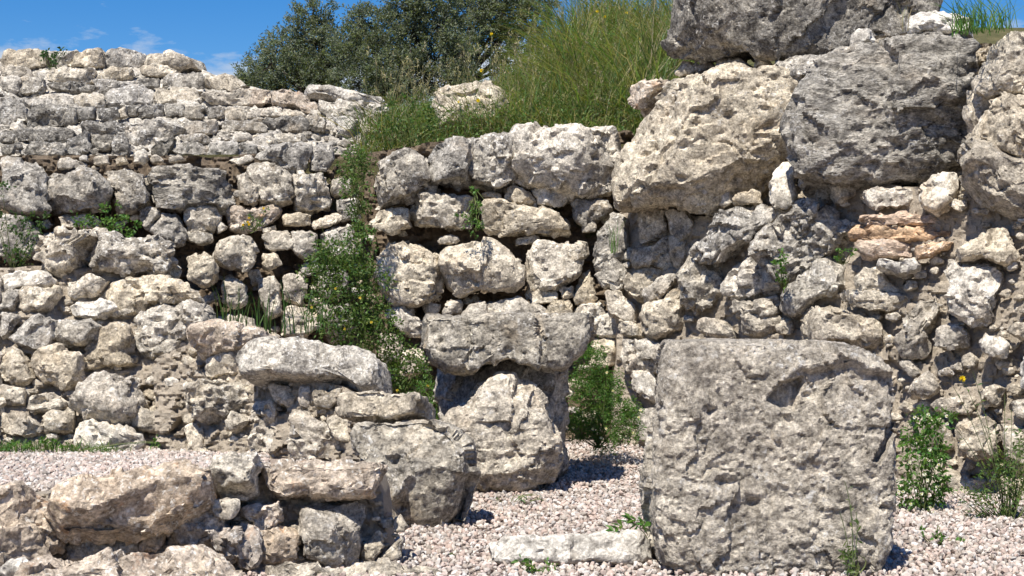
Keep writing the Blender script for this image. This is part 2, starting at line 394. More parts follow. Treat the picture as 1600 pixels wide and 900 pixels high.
        for di, dj, e in ((-1, 0, (1, 0)), (1, 0, (nxx, nxx + 1)), (0, -1, (0, nxx)), (0, 1, (nxx + 1, 1))):
            b = ins & ~pad[1 + di:pad.shape[0] - 1 + di, 1 + dj:pad.shape[1] - 1 + dj]; I, J = np.where(b); a = I * nxx + J
            fq_.append(np.stack([a + e[1], a + e[0], a + e[0] + n, a + e[1] + n], 1))
        Fq = np.concatenate(fq_); V = np.concatenate([Pf, Pb]); used = np.unique(Fq); mp_ = np.full(len(V), -1); mp_[used] = np.arange(len(used))
        V = V[used]; Fq = mp_[Fq]; C = V.mean(0)
        global TRI; TRI += 2 * len(Fq)
        return link('wall_core', mesh_from('wall_core', V - C, Fq, M[mat]), C, s.o)
def hash_name(n):
    h = 7
    for ch in n: h = (h * 31 + ord(ch)) % 100003
    return h
def interp(x, xs, ys): return float(np.interp(x, xs, ys))

# ------------------------------------------------------------------ ground
def zg(Y): return .0 + np.clip(np.asarray(Y, float) - 9., 0, 4) * .045
def grid_mesh(name, xs, ys, zf, mat):
    gx, gy = np.meshgrid(xs, ys); z = zf(gx, gy); V = np.stack([gx, gy, z], -1).reshape(-1, 3); nxx = len(xs)
    I, J = np.meshgrid(np.arange(len(ys) - 1), np.arange(nxx - 1), indexing='ij'); a = (I * nxx + J).ravel()
    return mesh_from(name, V, np.stack([a, a + 1, a + nxx + 1, a + nxx], 1), mat)
def uneven(a, b, n, far):
    return np.concatenate([[-far, -far / 3, -far / 8], np.linspace(a, b, n), [far / 8, far / 3, far]])
M['ground'] = mortar('crushed stone bed', (.50, .42, .36), (.36, .29, .24))
g = link('ground', grid_mesh('ground', uneven(-6, 6, 60, 600), uneven(-2, 14, 80, 600), lambda x, y: zg(y) * (y < 60) - .02 + .01 * np.sin(3 * x + y), M['ground']), kind='structure')
# earth bank behind the walls
def zbank(x, y):
    t = np.clip((y - 11.6) / 4.2, 0, 1); right = sstep((x + 1.6) / 3.0)
    near = 2.06 + .08 * right; peak = 2.42 + .25 * sstep((x + 2.2) / 1.2) + 1.05 * sstep((x + .85) / 1.9)
    z = near + (peak - near) * t
    far = sstep((y - 16) / 14.); z = z + far * (3.7 - z)
    return z + .05 * np.sin(2.3 * x) * np.cos(1.7 * y) - np.where(y < 11.55, 2.3, 0)
bx = np.concatenate([[-400, -120, -40, -15], np.linspace(-6, 6, 90), [15, 40, 120, 400]])
by = np.concatenate([[11.52, 11.6], np.linspace(11.75, 17, 50), [18, 19.5, 21, 24, 27, 30, 40, 80, 200, 600]])
bank = link('grass_bank', grid_mesh('grass_bank', bx, by, zbank, M['soil']), kind='structure')
# raised gravel terrace behind the front ledge
def zter(x, y): return .285 - (y - 6.6) * .034
XT = np.concatenate([np.linspace(-3.2, -.86, 40), [-.855]])
ter = link('gravel_terrace', grid_mesh('gravel_terrace', XT, np.linspace(6.15, 9.3, 37), lambda x, y: np.where((x > -.857) | ((x > -1.28) & (y < 6.5)), -.02, zter(x, y) - .012), M['ground']), kind='structure')

# ------------------------------------------------------------------ walls
exec_order = []
# upper left: stepped, ruined courses far back
dA = lambda x, y: 11.7 + np.clip((250 - y) / 175, 0, 1.1) * 2.4
wA = Wall('terraced_wall', 'high ruined wall of thin grey courses stepping back at upper left', 'wall', (-2.8, 12.5, 2.0), dA, R(2), R(5))
A_TXT = '''
p: 0,78 30,76 68,78 68,104 38,108 12,110 0,100
p: 70,79 118,76 110,92 100,104 75,105
p T=.5: 102,102 120,83 150,76 165,80 163,104 130,106
p T=.5: 163,104 165,83 185,72 215,75 223,88 218,106
p T=.5: 222,104 225,80 250,79 282,85 300,90 307,104 275,106 240,103
p: 62,122 82,106 120,103 150,106 148,122 135,130 95,128
g: 70,128 135,130 148,133 142,147 120,147 82,139
p: 150,115 175,104 205,106 203,125 175,126 150,125
g: 148,125 205,125 207,138 175,144 145,144
g: 205,124 248,122 250,136 225,138 205,135
p: 217,104 240,100 282,108 283,116 245,118 222,116
p: 252,122 265,116 312,115 318,128 315,140 275,138 250,133
p: 320,118 360,115 372,125 383,137 360,142 325,139 318,128
g: 0,117 32,120 28,145 5,148 0,145
g: 32,121 67,122 69,137 60,147 33,146
p: 0,100 38,105 60,119 30,121 0,117
p tilt=45 T=.12: 33,150 110,146 115,165 75,168 40,165
p tilt=45 T=.12: 110,146 160,142 165,162 120,165
p tilt=45 T=.12: 160,143 210,134 240,140 235,160 165,162
p tilt=45 T=.12: 240,140 308,138 310,158 240,160
d: 0,150 22,150 40,168 42,200 0,200
g: 42,170 65,163 115,168 118,190 95,200 45,202
d: 117,170 145,166 148,185 130,190 117,187
d: 150,170 182,166 184,180 172,189 152,186
p: 183,172 195,165 198,182 185,185
d: 195,165 220,162 213,181 197,180
d: 217,168 252,161 256,182 217,182
d: 257,162 285,162 288,182 258,185
g: 288,168 310,165 318,185 290,186
p: 312,145 390,140 393,162 370,168 320,160
g: 320,167 350,167 350,183 322,185
p: 352,167 390,167 385,185 355,185
d: 0,202 45,203 100,201 112,205 112,220 50,223 0,222
g: 118,192 195,190 215,210 175,213 140,211 128,203
g: 195,190 250,188 285,200 270,208 235,230 205,222 195,205
g: 282,210 292,190 337,188 342,205 320,210
p: 342,190 400,186 400,205 350,207
d: 20,242 45,222 92,222 102,240 38,246
d: 0,225 25,225 20,240 0,243
d: 100,222 135,200 140,225 125,245 102,240
d: 140,210 175,212 172,235 148,235
d: 175,215 190,208 203,222 200,245 175,243
d: 235,230 270,210 272,225 258,243 237,247
g: 260,228 282,220 325,225 322,245 282,242
g: 325,222 370,220 380,240 350,250 325,245
g: 370,222 400,225 400,242 380,240
p: 275,212 320,210 332,222 288,222
p: 337,210 390,210 397,220 350,220
o: 350,147 365,140 420,140 423,160 375,165 350,160
o: 423,140 470,143 490,160 500,175 480,177 460,165 423,160
p: 372,168 437,165 442,180 388,185
g: 408,188 475,183 490,195 475,207 420,207
p: 350,170 375,170 385,185 350,190
p: 395,190 408,190 418,206 398,207
p: 442,166 478,178 474,183 440,182
g: 425,208 475,208 480,222 430,224
p: 480,180 508,185 505,205 490,208 480,200
w T=.3: 472,141 500,137 550,145 600,152 598,163 560,159 500,151 475,148
p T=.3: 498,152 560,160 600,165 592,205 560,188 515,180 495,165
g dD=-.1: 517,180 560,186 548,217 530,208
'''
wA.load('\n'.join(('g' + l[1:] if l[0] == 'p' and i % 5 in (1, 3) else 'd' + l[1:] if l[0] == 'g' and i % 3 == 0 else l) for i, l in enumerate(A_TXT.strip().splitlines())))
wA.fill('-60,105 300,105 385,140 500,150 590,180 590,240 -60,250', ['g', 'p', 'd', 'g'], 70, 3.2, 9, .06)
wA.core('-90,95 100,92 300,102 380,135 470,150 598,160 598,262 -90,262', 'g', .16, .09, 1.2, fq=6)

# left middle: dry wall on the far side of the passage
dB = lambda x, y: interp(x, (-60, 0, 300, 560), (10.4, 10.6, 10.9, 11.2)) + np.clip((480 - y) / 230, -1, 1) * .25
wB = Wall('passage_wall', 'dry stone wall with deep dark gaps left of the overgrown passage', 'wall', (-1.9, 10.9, 0.08), dB, R(-8), R(4))
wB.load('''
g T=.4: 0,242 40,250 50,255 72,277 73,332 38,330 0,320
g T=.4: 75,278 90,266 145,266 162,280 172,300 155,325 110,335 75,335
g: 165,267 200,262 225,272 225,288 240,312 225,325 190,328 175,300
s strat=1 T=.4 lab=long_banded_grey_stone: 227,270 250,260 300,257 350,262 364,280 362,308 350,318 300,321 245,321 235,302
p: 365,267 385,267 400,282 406,305 398,320 375,312 372,288
g: 390,260 418,252 440,261 453,275 457,315 440,319 410,314 400,288
p pits=14: 457,282 470,272 503,272 512,292 519,310 518,327 482,331 462,325
g: 397,247 420,230 465,220 487,228 484,260 455,274 425,252
g: 485,237 497,225 517,222 522,247 510,267 487,267
g: 516,285 527,277 550,282 547,303 522,305
w: 210,240 225,232 233,247 225,256 210,252
p: 150,245 165,241 172,255 143,257
p: 90,250 105,246 137,255 135,262 92,262
w: 122,245 135,242 138,252 125,250
p: 180,247 192,244 202,255 182,257
p: 235,245 243,241 258,252 238,255
p: 265,245 282,243 292,250 265,254
p: 357,250 390,241 397,248 375,257
o pits=8: 350,330 362,319 385,322 410,325 425,320 435,325 430,340 407,355 380,364 362,355
c: 440,336 465,331 485,335 485,352 445,351
c: 487,347 505,340 527,332 536,342 517,352 490,357
c: 287,325 340,322 342,342 335,362 292,360
g: 290,360 330,365 330,380 310,381 292,375
c: 337,340 357,355 340,365
g: 255,332 277,335 286,350 286,380 272,387 255,372 237,360 237,352
g: 220,325 247,325 250,335 232,360 215,342
p dD=-.1: 335,398 345,375 365,366 390,372 402,390 400,415 382,427 360,418
c: 407,372 425,360 447,360 462,380 455,387 420,392
c: 410,395 430,395 442,412 425,420 410,420
p: 410,357 430,352 431,360 412,365
c: 455,362 495,363 495,395 475,405 458,390
p dD=-.1: 291,400 310,390 340,412 341,432 322,445 295,435
p: 346,435 360,432 382,447 384,475 365,482 347,470
p: 404,440 430,430 440,460 438,490 415,500 405,470
c: 440,430 470,425 480,450 470,475 445,470
c: 385,425 405,420 410,440 395,445
c: 92,337 140,335 160,345 150,357 95,355
g: 0,335 40,335 60,360 50,400 10,405 0,390
c: 445,480 480,478 500,510 470,530 440,520
c: 350,490 395,500 405,530 360,540
c: 410,510 440,525 430,555 405,550
g: 500,420 540,415 550,450 520,470 498,455
g: 500,480 545,475 560,520 520,535
g: 525,310 560,310 565,340 535,345
g: 505,365 550,350 560,395 515,405
''')
wB.fill('-50,260 560,260 570,560 350,560 240,420 -50,420', ['c', 'g', 'p'], 45, 6, 15, .05)
wB.core('-90,246 560,240 590,330 590,700 -90,700', 'earth', .22, .08, .6)

# centre back wall
dH = lambda x, y: 11.2 + np.clip((500 - y) / 300, -1, 1) * .2
wH = Wall('back_wall', 'dry laid wall of cream blocks below the grassy bank, behind the altar', 'wall', (-.1, 11.3, .08), dH, 0., R(3))
wH.load('''
g T=.5: 580,262 595,247 635,235 660,242 674,285 672,297 630,305 587,320 582,300
g T=.5: 667,245 680,227 700,219 735,217 735,245 728,275 730,290 692,292 670,282
g T=.5 p=4 pits=6: 735,220 805,216 808,242 812,275 807,285 775,295 747,288 730,277
p T=.6 p=4 pits=14 lab=large_pale_block_at_the_top_right_end: 807,217 812,200 855,196 905,203 960,201 968,230 955,302 910,304 872,295 825,280 812,262
p: 577,350 592,330 607,325 637,324 646,355 610,366 580,357
p pits=10: 644,330 657,305 695,307 732,307 745,320 742,355 722,361 680,359 650,352
c p=4 lab=long_cream_block: 751,320 760,310 810,320 867,327 892,340 897,365 835,360 785,372 762,372 750,352
c: 786,297 800,289 825,297 834,315 815,320 792,314
w: 830,297 840,291 882,297 892,310 882,322 842,317
c: 806,280 815,279 830,290 825,296 807,287
g: 889,320 897,310 947,312 955,330 935,340 915,352 897,340
c: 910,352 920,345 932,347 932,362 912,362
c: 752,302 767,299 785,305 783,311 755,307
c: 685,372 710,366 720,375 712,380 687,381
p: 804,372 840,366 845,377 805,384
p pits=10: 587,425 592,402 612,380 642,372 660,385 682,402 687,415 695,450 695,465 647,475 620,470 602,450
c dD=-.06: 687,400 692,385 745,376 772,377 792,400 800,410 820,425 810,450 760,454 717,460 705,447 702,435 687,417
c: 829,402 840,380 890,378 912,395 905,430 870,452 837,454 832,435
p dD=-.08: 884,397 900,377 915,380 916,397 897,409
c: 816,457 830,452 870,455 875,472 835,474
c dD=-.06: 725,492 735,475 772,465 812,467 850,487 850,515 725,515
y: 851,490 865,470 890,467 897,490 870,510
w: 895,490 905,473 935,472 950,495 940,520 900,520
c: 897,470 910,427 920,415 932,460 930,472 900,475
c: 600,487 630,474 645,490 657,500 655,525 625,520
p: 620,540 660,545 670,580 630,590
c: 872,447 895,447 897,462 880,467
c: 700,470 722,465 722,490 690,492
w: 922,497 957,487 985,525 925,527
p: 925,530 965,530 960,570 925,575
c: 590,520 625,525 630,560 595,565
''')
wH.fill('575,250 960,230 965,480 935,690 620,690 575,480', ['c', 'p', 'g', 'c'], 60, 5, 14, .08)
wH.core('570,240 660,225 730,215 800,212 810,205 990,205 1000,700 570,700', 'earth', .24, .06, .4)

# right: megalithic wall with mortared lower part
def dI(x, y): return interp(x, (920, 1000, 1100, 1250, 1400, 1600, 1700), (11.15, 10.85, 10.4, 9.85, 9.35, 8.7, 8.4)) + np.clip((500 - y) / 400, -.6, 1.2) * .3
wI = Wall('megalith_wall', 'right hand wall of huge weathered boulders over mortared rubble', 'wall', (1.9, 9.6, .03), dI, R(24), R(4))
wI.load('''
p T=.7 p=6 pits=120 dD=.06 rough=.6 knob=1.6 planes=4 yaw=12 lab=huge_pale_pitted_boulder: 962,300 965,270 975,240 1000,190 1035,155 1060,125 1090,115 1125,101 1165,105 1210,107 1250,106 1262,130 1268,150 1255,180 1243,200 1238,240 1230,270 1200,290 1175,310 1135,325 1110,330 1085,328 1055,322 1024,318 1000,318 965,318
o T=.3: 976,142 985,130 1045,119 1050,125 1020,147 992,170 982,162
p: 1055,112 1065,95 1080,97 1086,110 1060,121
p: 1018,150 1050,124 1090,118 1100,126 1062,140 1030,160
d T=.95 p=3.4 pits=30 dD=.38 tilt=-16 rough=.8 knob=1.5 lab=dark_overhanging_boulder_at_the_top: 1045,50 1055,20 1060,-40 1200,-60 1420,-60 1470,-30 1455,15 1430,50 1395,60 1340,70 1310,85 1260,90 1200,85 1160,92 1110,98 1065,80 1050,65
g dD=.1: 1180,80 1190,76 1205,100 1178,104
g dD=.1: 1110,96 1155,90 1180,105 1130,114
g dD=.1: 1205,93 1240,86 1285,88 1275,125 1240,118
g dD=.1: 1080,100 1112,98 1120,108 1088,114
s T=.7 p=4.4 pits=70 strat=1.0 rough=.8 planes=5 step=.9 dD=.08 yaw=12 lab=banded_dark_grey_boulder: 1237,200 1255,165 1275,125 1283,100 1320,77 1375,65 1425,56 1475,54 1515,60 1525,82 1517,120 1512,170 1505,210 1490,245 1460,270 1430,284 1390,280 1340,290 1300,298 1258,288 1243,260 1238,235
p T=.6 pits=20 dD=.0: 1520,125 1527,95 1545,58 1575,42 1625,38 1660,90 1650,135 1560,140 1550,147 1525,137
p T=.6 pits=20 dD=.04: 1513,205 1530,180 1560,150 1640,140 1670,250 1620,262 1585,245 1545,232 1520,225
y T=.6 dD=.02 tilt=-18: 1498,290 1500,255 1520,232 1550,228 1585,246 1670,246 1670,352 1600,342 1560,330 1520,315 1500,302
c: 1510,140 1535,140 1552,160 1545,190 1515,205 1506,170
w T=.2: 1203,322 1205,270 1215,254 1240,254 1242,290 1242,315 1225,325
p: 1122,307 1140,297 1142,317 1125,325
c: 1143,310 1150,299 1185,298 1188,317 1145,322
g pits=20: 1075,390 1105,357 1120,330 1150,321 1202,322 1220,327 1187,355 1175,380 1155,382 1117,405 1112,420 1085,405
g pits=60 T=.5: 1175,385 1190,347 1225,327 1250,315 1275,314 1292,327 1322,345 1325,362 1317,385 1295,400 1250,420 1210,430 1185,410
g pits=20: 1060,440 1075,400 1115,420 1130,450 1110,480 1085,495 1062,475
p pits=20: 1130,425 1180,400 1210,415 1215,455 1170,470 1140,465 1120,445
p pits=10: 1140,470 1175,475 1210,460 1220,490 1180,510 1150,500
p: 1005,455 1025,437 1052,428 1055,440 1045,455 1015,477 1004,470
c: 995,480 1040,465 1060,475 1055,515 1020,530 995,515
g: 920,400 940,350 950,335 972,337 975,370 967,405 932,425
g: 927,427 957,407 975,420 977,440 967,455 940,445
p: 980,407 990,390 1017,385 1045,365 1045,390 1052,417 1035,422 1007,412 985,417
p: 995,365 1000,320 1025,327 1037,330 1040,365 1017,377 995,382
p: 1042,330 1050,325 1070,327 1082,347 1080,360 1065,372 1045,370
c dD=.06: 1047,372 1072,362 1078,390 1062,420 1052,415
p: 970,440 1000,420 1037,420 1040,430 1005,455 997,470 975,455
c: 945,455 965,455 990,480 985,505 950,490
p: 1087,512 1095,497 1125,502 1147,517 1150,530 1112,528
c: 1145,495 1175,490 1217,492 1220,517 1182,525 1152,520
c: 1212,507 1232,497 1237,512 1232,522 1215,522
g: 1212,475 1225,455 1262,420 1285,407 1312,412 1315,432 1305,457 1262,470 1230,497 1215,485
c T=.35: 1237,500 1255,480 1300,482 1340,487 1365,505 1380,535 1377,550 1325,537 1240,534
y: 1307,457 1320,451 1375,455 1437,465 1425,480 1390,487 1350,485 1317,472
p dD=.05: 1335,417 1365,416 1410,455 1420,459 1340,453
w T=.2 dD=-.06: 1367,410 1375,404 1405,410 1425,402 1434,417 1407,426 1372,420
p pits=14: 1400,522 1420,492 1440,467 1465,457 1467,485 1445,520 1440,545 1410,552 1400,535
p T=.3: 1465,425 1500,412 1532,410 1570,425 1570,440 1557,462 1550,490 1560,500 1532,512 1510,502 1477,490 1477,462 1480,440
p dD=-.04: 1453,530 1470,510 1495,507 1515,522 1512,542 1482,546 1457,540
w dD=-.06: 1530,540 1537,520 1575,535 1570,557 1560,560 1535,548
p dD=-.04: 1575,515 1582,504 1650,502 1650,530 1590,535 1578,525
w dD=-.04: 1588,567 1600,560 1650,560 1650,605 1595,605
c dD=-.05 T=.25 planes=9: 1497,387 1522,372 1550,355 1570,357 1577,375 1586,400 1572,412 1532,400 1500,402
b strat=.8 lab=orange_layered_stone: 1335,340 1380,333 1472,334 1489,342 1487,350 1385,351 1340,351
b strat=.8: 1322,365 1340,353 1492,353 1492,370 1472,375 1375,376 1322,375
b strat=.6: 1337,380 1380,376 1422,385 1427,402 1350,402
b strat=.5: 1430,385 1465,377 1492,375 1477,387 1460,395 1432,405
c: 1332,310 1355,297 1420,292 1425,315 1415,322 1350,325
w T=.22 planes=3 chips=4 lab=smooth_white_egg_shaped_stone: 1435,310 1440,290 1460,272 1492,270 1493,290 1480,312 1462,330 1440,327
p: 1400,565 1420,562 1437,582 1425,590
c dD=-.08: 1420,605 1450,581 1470,607 1450,625 1420,622
p: 1452,632 1475,622 1500,617 1525,622 1517,645 1475,647
p: 1525,610 1550,600 1570,607 1560,630 1535,637
p: 1575,622 1650,617 1650,660 1590,650
p dD=-.08 T=.35: 1495,665 1537,650 1560,680 1550,712 1520,718 1497,712
p: 1480,738 1515,748 1545,752 1550,775 1490,780
p: 1565,665 1640,668 1650,730 1590,740 1565,700
c: 1430,650 1470,655 1490,700 1440,705
c: 1560,745 1630,745 1640,785 1570,785
c: 1425,715 1475,715 1475,770 1425,770
p pits=12: 962,527 1010,532 1045,535 1045,560 1017,580 985,587 965,557
w: 985,580 1017,580 1030,620 1020,630 1005,620 985,600
p: 990,640 1020,640 1025,690 995,690
p: 965,497 997,512 1000,527 967,522
c: 1320,255 1335,300 1310,318 1290,305
w T=.3 dD=.1: 1412,27 1437,19 1475,15 1510,27 1512,47 1417,52
w T=.15 dD=.05: 1322,60 1340,47 1355,45 1360,62 1345,72 1325,72
p T=.12 dD=.05: 1366,62 1385,58 1388,68 1368,70
''')
wI.fill('965,330 1100,335 1180,330 1330,310 1500,300 1690,350 1690,780 1420,780 1050,700 965,690', ['c', 'p', 'p', 'y'], 250, 3.0, 13, .03)
wI.core('965,330 1060,335 1110,340 1250,315 1330,285 1400,290 1510,300 1700,330 1700,815 1380,790 960,710', 'mortar', .085, .05, .5)
wI.core('990,345 1000,250 1080,150 1250,85 1400,75 1530,68 1700,60 1700,345 1500,320 1330,320', 'y', .42, .08, .5)

# left near wall
dC = lambda x, y: 8.9 + np.clip((705 - y) / 340, 0, 1.2) * .8 + .0005 * (x - 150)
wC = Wall('side_wall', 'low mortared wall of rounded rubble beside the left gravel', 'wall', (-2.3, 9.1, .2), dC, R(6), R(10))
wC.load('''
g pits=30 T=.45 lab=large_pitted_grey_stone_on_top: 115,385 140,372 200,365 237,365 257,380 270,405 262,422 200,425 145,420 117,405
p pits=8 T=.4: 52,377 82,365 132,352 155,360 155,367 117,377 115,415 100,427 52,420
w: 0,422 65,425 88,440 62,447 25,452 0,460
p: 20,472 35,450 85,442 88,457 67,482 45,486 22,477
g: 0,455 32,450 25,465 17,482 0,487
p: 102,445 140,427 165,437 142,460 110,467
p pits=14 tilt=25: 167,447 205,427 275,435 311,452 310,465 240,470 200,475 190,485 175,470
p pits=30: 200,487 237,470 310,467 322,482 327,502 310,508 295,517 265,540 240,540 210,520
g pits=30: 205,525 235,515 270,535 273,555 250,562 222,557
w: 107,477 150,465 180,475 155,497 140,500 107,490
g dD=-.06: 12,527 32,500 50,493 85,497 82,520 75,543 50,545 22,537
g dD=-.06: 82,520 87,497 135,503 152,505 140,522 127,536 100,538 80,535
g: 0,487 28,490 15,510 10,525 0,528
y planes=9: 122,560 140,522 170,507 197,507 202,545 203,565 175,568 145,577 122,580
c planes=9 dD=-.05: 42,565 60,545 85,541 115,552 120,592 97,605 60,595 47,580
c: 0,547 15,538 28,552 53,590 37,604 0,598
c planes=9 dD=-.06 T=.4 lab=large_yellowish_broken_stone: 103,630 120,605 150,582 185,584 207,605 215,622 195,645 180,664 150,655 107,637
p: 0,600 37,607 36,632 8,635 0,630
p pits=14: 37,622 65,610 102,625 98,637 50,647 37,637
p: 60,660 72,642 107,637 110,675 62,678
c: 0,643 40,647 62,667 50,680 0,680
w dD=-.05 p=4: 112,662 140,658 190,666 212,680 228,683 228,700 205,706 150,706 120,692
p dD=-.04: 195,650 207,635 240,645 252,657 247,675 225,672 200,665
p: 252,665 265,660 287,692 285,708 270,706 255,680
w dD=-.06: 242,590 262,585 290,610 290,622 270,625 250,615
p: -50,430 -5,430 -5,470 -50,480
g: -50,490 -5,490 -8,540 -50,540
c: -50,560 -5,550 -5,600 -50,610
p: -50,620 -5,620 -5,680 -50,690
''')
wC.fill('-50,430 170,430 330,470 300,560 280,700 -50,690', ['c', 'p', 'p', 'y'], 45, 5, 12, .03)
wC.core('-90,425 60,415 250,425 315,480 335,560 325,722 -90,722', 'mortar', .06, .045, .25)

# bench wall between passage and court
dD_ = lambda x, y: interp(x, (240, 330, 420, 520, 600, 735), (8.85, 8.7, 8.5, 8.2, 7.75, 7.35)) + np.clip((715 - y) / 200, -.2, 1.1) * .22
wD = Wall('bench_wall', 'low broken wall with flat capstones left of the altar', 'wall', (-.95, 8.3, .1), dD_, R(14), R(5))
wD.load('''
o T=.35 tilt=24: 293,520 310,508 332,503 420,507 420,525 370,540 345,543 307,545
g p=8 T=.36 tilt=20 dD=.02 planes=1 rough=.45 knob=.6 lab=long_flat_capstone_with_an_orange_end: 368,548 390,530 450,526 525,532 575,541 582,555 580,600 560,603 525,588 450,581 412,578 368,584
p p=7 T=.36 tilt=14 planes=2 dD=-.2: 517,625 530,614 572,607 605,611 645,616 643,643 612,649 567,650 525,647
w: 465,602 485,602 492,630 480,640 467,635
y: 487,612 530,611 535,622 517,637 490,638
w: 400,597 420,597 412,612
w: 433,600 452,615 442,624
p: 317,567 332,550 367,548 368,583 327,592
g pits=20 T=.35: 287,600 320,593 380,600 385,620 360,637 355,655 310,660 292,640
p dD=-.04: 350,670 357,640 385,655 365,675
c pits=40: 390,630 425,628 435,665 437,715 388,715 392,665
c pits=16: 450,655 465,645 500,667 525,665 545,690 545,720 450,720
p: 508,655 537,647 548,665 548,690 525,685
c: 290,665 305,662 330,715 292,720
c: 420,600 460,606 462,640 425,626
''')
wD.stone(parse('548,690 552,662 600,652 660,655 700,665 735,690 737,740 725,780 708,822 675,838 620,834 612,790 590,740 560,715'), 'g', label='big rounded boulder at the end', dD=-.06, tilt=8, yaw=-4, grow=.98, T=.5, p=5, pits=8, knob=.7, planes=2, chips=5, rough=.7,
         carve=[([(637,757), (662,738), (700,733), (745,742), (730,780), (712,830), (640,845), (622,800)], .09, .15, -.6, .03)])
wD.fill('250,560 300,540 370,585 560,605 640,650 735,700 600,720 330,720 270,680', ['c', 'p', 'y'], 40, 4.5, 11, .03)
wD.core('240,560 300,535 372,570 540,605 590,660 690,705 690,830 560,800 330,735 250,720', 'mortar', .03, .05, .6)

# front ledge
dE = lambda x, y: interp(x, (-60, 0, 200, 400, 640), (5.85, 5.9, 6.0, 6.14, 6.36)) + np.clip((880 - y) / 160, -.2, 1.) * .14
wE = Wall('ledge_wall', 'front ledge of lichen stained blocks along the gravel terrace', 'wall', (-1.3, 6.5, 0.), dE, R(-8), R(4))
wE.load('''
o p=5 T=.4 rough=.7 dD=-.05 tilt=12 pits=10: 410,726 480,721 603,721 597,733 583,770 555,774 440,775 415,768
y p=5 T=.3 rough=.8 planes=8: 475,795 515,788 573,784 575,798 566,830 566,880 520,885 470,868 472,830
g p=4 T=.4 tilt=25 dD=-.04: 330,721 405,718 406,738 397,760 385,765 350,762 333,752
o T=.4 tilt=10: -45,770 0,765 37,760 60,775 85,800 89,857 65,877 25,877 0,885 -45,885
o pits=6: 225,810 245,800 259,812 255,840 242,865 220,862 225,835
o pits=14: 265,830 300,795 332,800 362,825 398,830 395,888 350,872 312,852 267,847
p dD=-.08 T=.14: 325,783 372,782 371,802 355,815 332,803
o: 375,800 435,785 440,815 415,847 397,850 397,815
y dD=.04: 90,815 110,812 215,842 215,875 150,882 90,877
o T=.2 tilt=40 dD=-.22 p=4: 50,884 225,868 312,852 387,890 410,925 0,925
w dD=-.2: 0,890 15,875 37,871 47,887 22,902 0,902
p: 570,850 592,828 600,855 580,880 567,877
p: 597,865 632,838 627,868 610,879 597,877
p: 615,815 625,805 637,820 632,832 617,830
p T=.12 tilt=30 dD=-.18 p=4: 400,892 480,886 600,883 725,893 725,912 400,915
o: 410,830 440,820 465,835 465,880 420,885 400,870
c: 345,765 390,767 392,782 345,782
''')
wE.stone(parse('62,775 80,757 120,738 225,725 312,719 332,727 333,762 310,780 275,790 212,803 162,805 110,807 92,800'), 'o', label='long sloping slab with orange lichen', dD=-.1, tilt=36, T=.24, p=8, pits=8, knob=.7, planes=0, rough=.6,
         carve=[([(80,815), (95,800), (135,795), (200,775), (245,760), (340,742), (345,772), (312,790), (212,815), (110,820)], .07, 0, -.9, .02)])
wE.fill('90,810 260,795 420,780 470,790 600,780 640,830 630,885 90,885', ['o', 'y', 'c'], 26, 4.5, 12, .03)
wE.core('-90,775 60,772 330,740 585,735 600,780 605,845 605,915 -90,915', 'mortar', .05, .04, .35)

# ------------------------------------------------------------------ free-standing stones
def single(name, label, cat, poly, D, mat, **kw):
    C, V, Q = rock(parse(poly), D, **kw)
    o = link(name, mesh_from(name, V, Q, M[mat]), C); o['label'] = label; o['category'] = cat; return o
altar = thing('stone_altar', 'stone altar table with a thick flat slab on a rough pillar', 'altar', (-.05, 9.1, 0.))
def part(name, par, poly, D, mat, **kw):
    C, V, Q = rock(parse(poly), D, **kw); return link(name, mesh_from(name, V, Q, M[mat]), C, par)
part('table_slab', altar, '657,503 664,491 780,490 900,490 920,493 922,528 908,552 886,574 868,579 827,574 795,563 752,572 740,583 722,583 697,576 672,562 659,545', 9.15, 'g', T=.74, p=9, planes=0, chips=2, rough=.7, pits=24, grow=1., seed=11, edge=2.8, ztop=at(780, 489.5, 8.8)[2])
part('rear_support', altar, '690,575 735,568 880,568 882,640 885,720 880,755 690,755 686,640', 9.4, 'g', T=.38, p=5, planes=2, rough=.7, seed=12)
part('pillar', altar, '690,660 700,640 720,630 748,597 775,586 800,588 830,600 850,625 860,655 880,690 881,725 872,762 820,768 760,764 742,756 738,710 715,690', 8.92, 'p', T=.5, p=6, planes=2, chips=3, rough=.9, strat=.5, step=.55, pits=10, knob=1.0, grow=.96, seed=13, edge=3.)

single('standing_block', 'big squarish grey stone block standing at front right', 'stone block',
       '1040,560 1050,537 1100,531 1200,533 1280,537 1345,538 1385,548 1410,570 1414,610 1412,700 1406,800 1400,860 1385,905 1340,910 1200,912 1080,910 1030,890 1022,820 1024,750 1030,680 1034,620',
       6.38, 'y', T=.62, p=10, planes=0, chips=0, rough=.75, knob=.8, step=.55, grow=.985, facet=2.0, ztop=at(1200, 533, 6.1)[2], pits=36, pitr=.014, seed=24, edge=2.9, fine=1.5,
       carve=[([(1262,570), (1330,556), (1404,585), (1410,640), (1362,722), (1325,728), (1285,690), (1250,640)], .03, -.02, .09, .04),
              ([(1408,632), (1415,645), (1368,728), (1357,722)], .06, 0, 0, .008),
              ([(1225,590), (1262,580), (1250,640), (1236,636), (1205,618)], .07, 0, 0, .02)])
single('field_stone', 'pale rounded stone half sunk in the grass above the back wall', 'stone', '672,140 705,136 740,137 765,126 790,145 792,170 780,205 690,205', 12.5, 'p', T=.4, p=3.5, planes=4, seed=44)
single('stone_slab', 'low pale slab lying in the gravel left of the big front block', 'stone slab',
       '764,846 800,838 850,838 900,834 1000,832 1012,846 1012,875 960,880 860,880 770,878', 6.46, 'w', tilt=R(14), T=.3, p=7, planes=1, chips=4, rough=.45, seed=31)

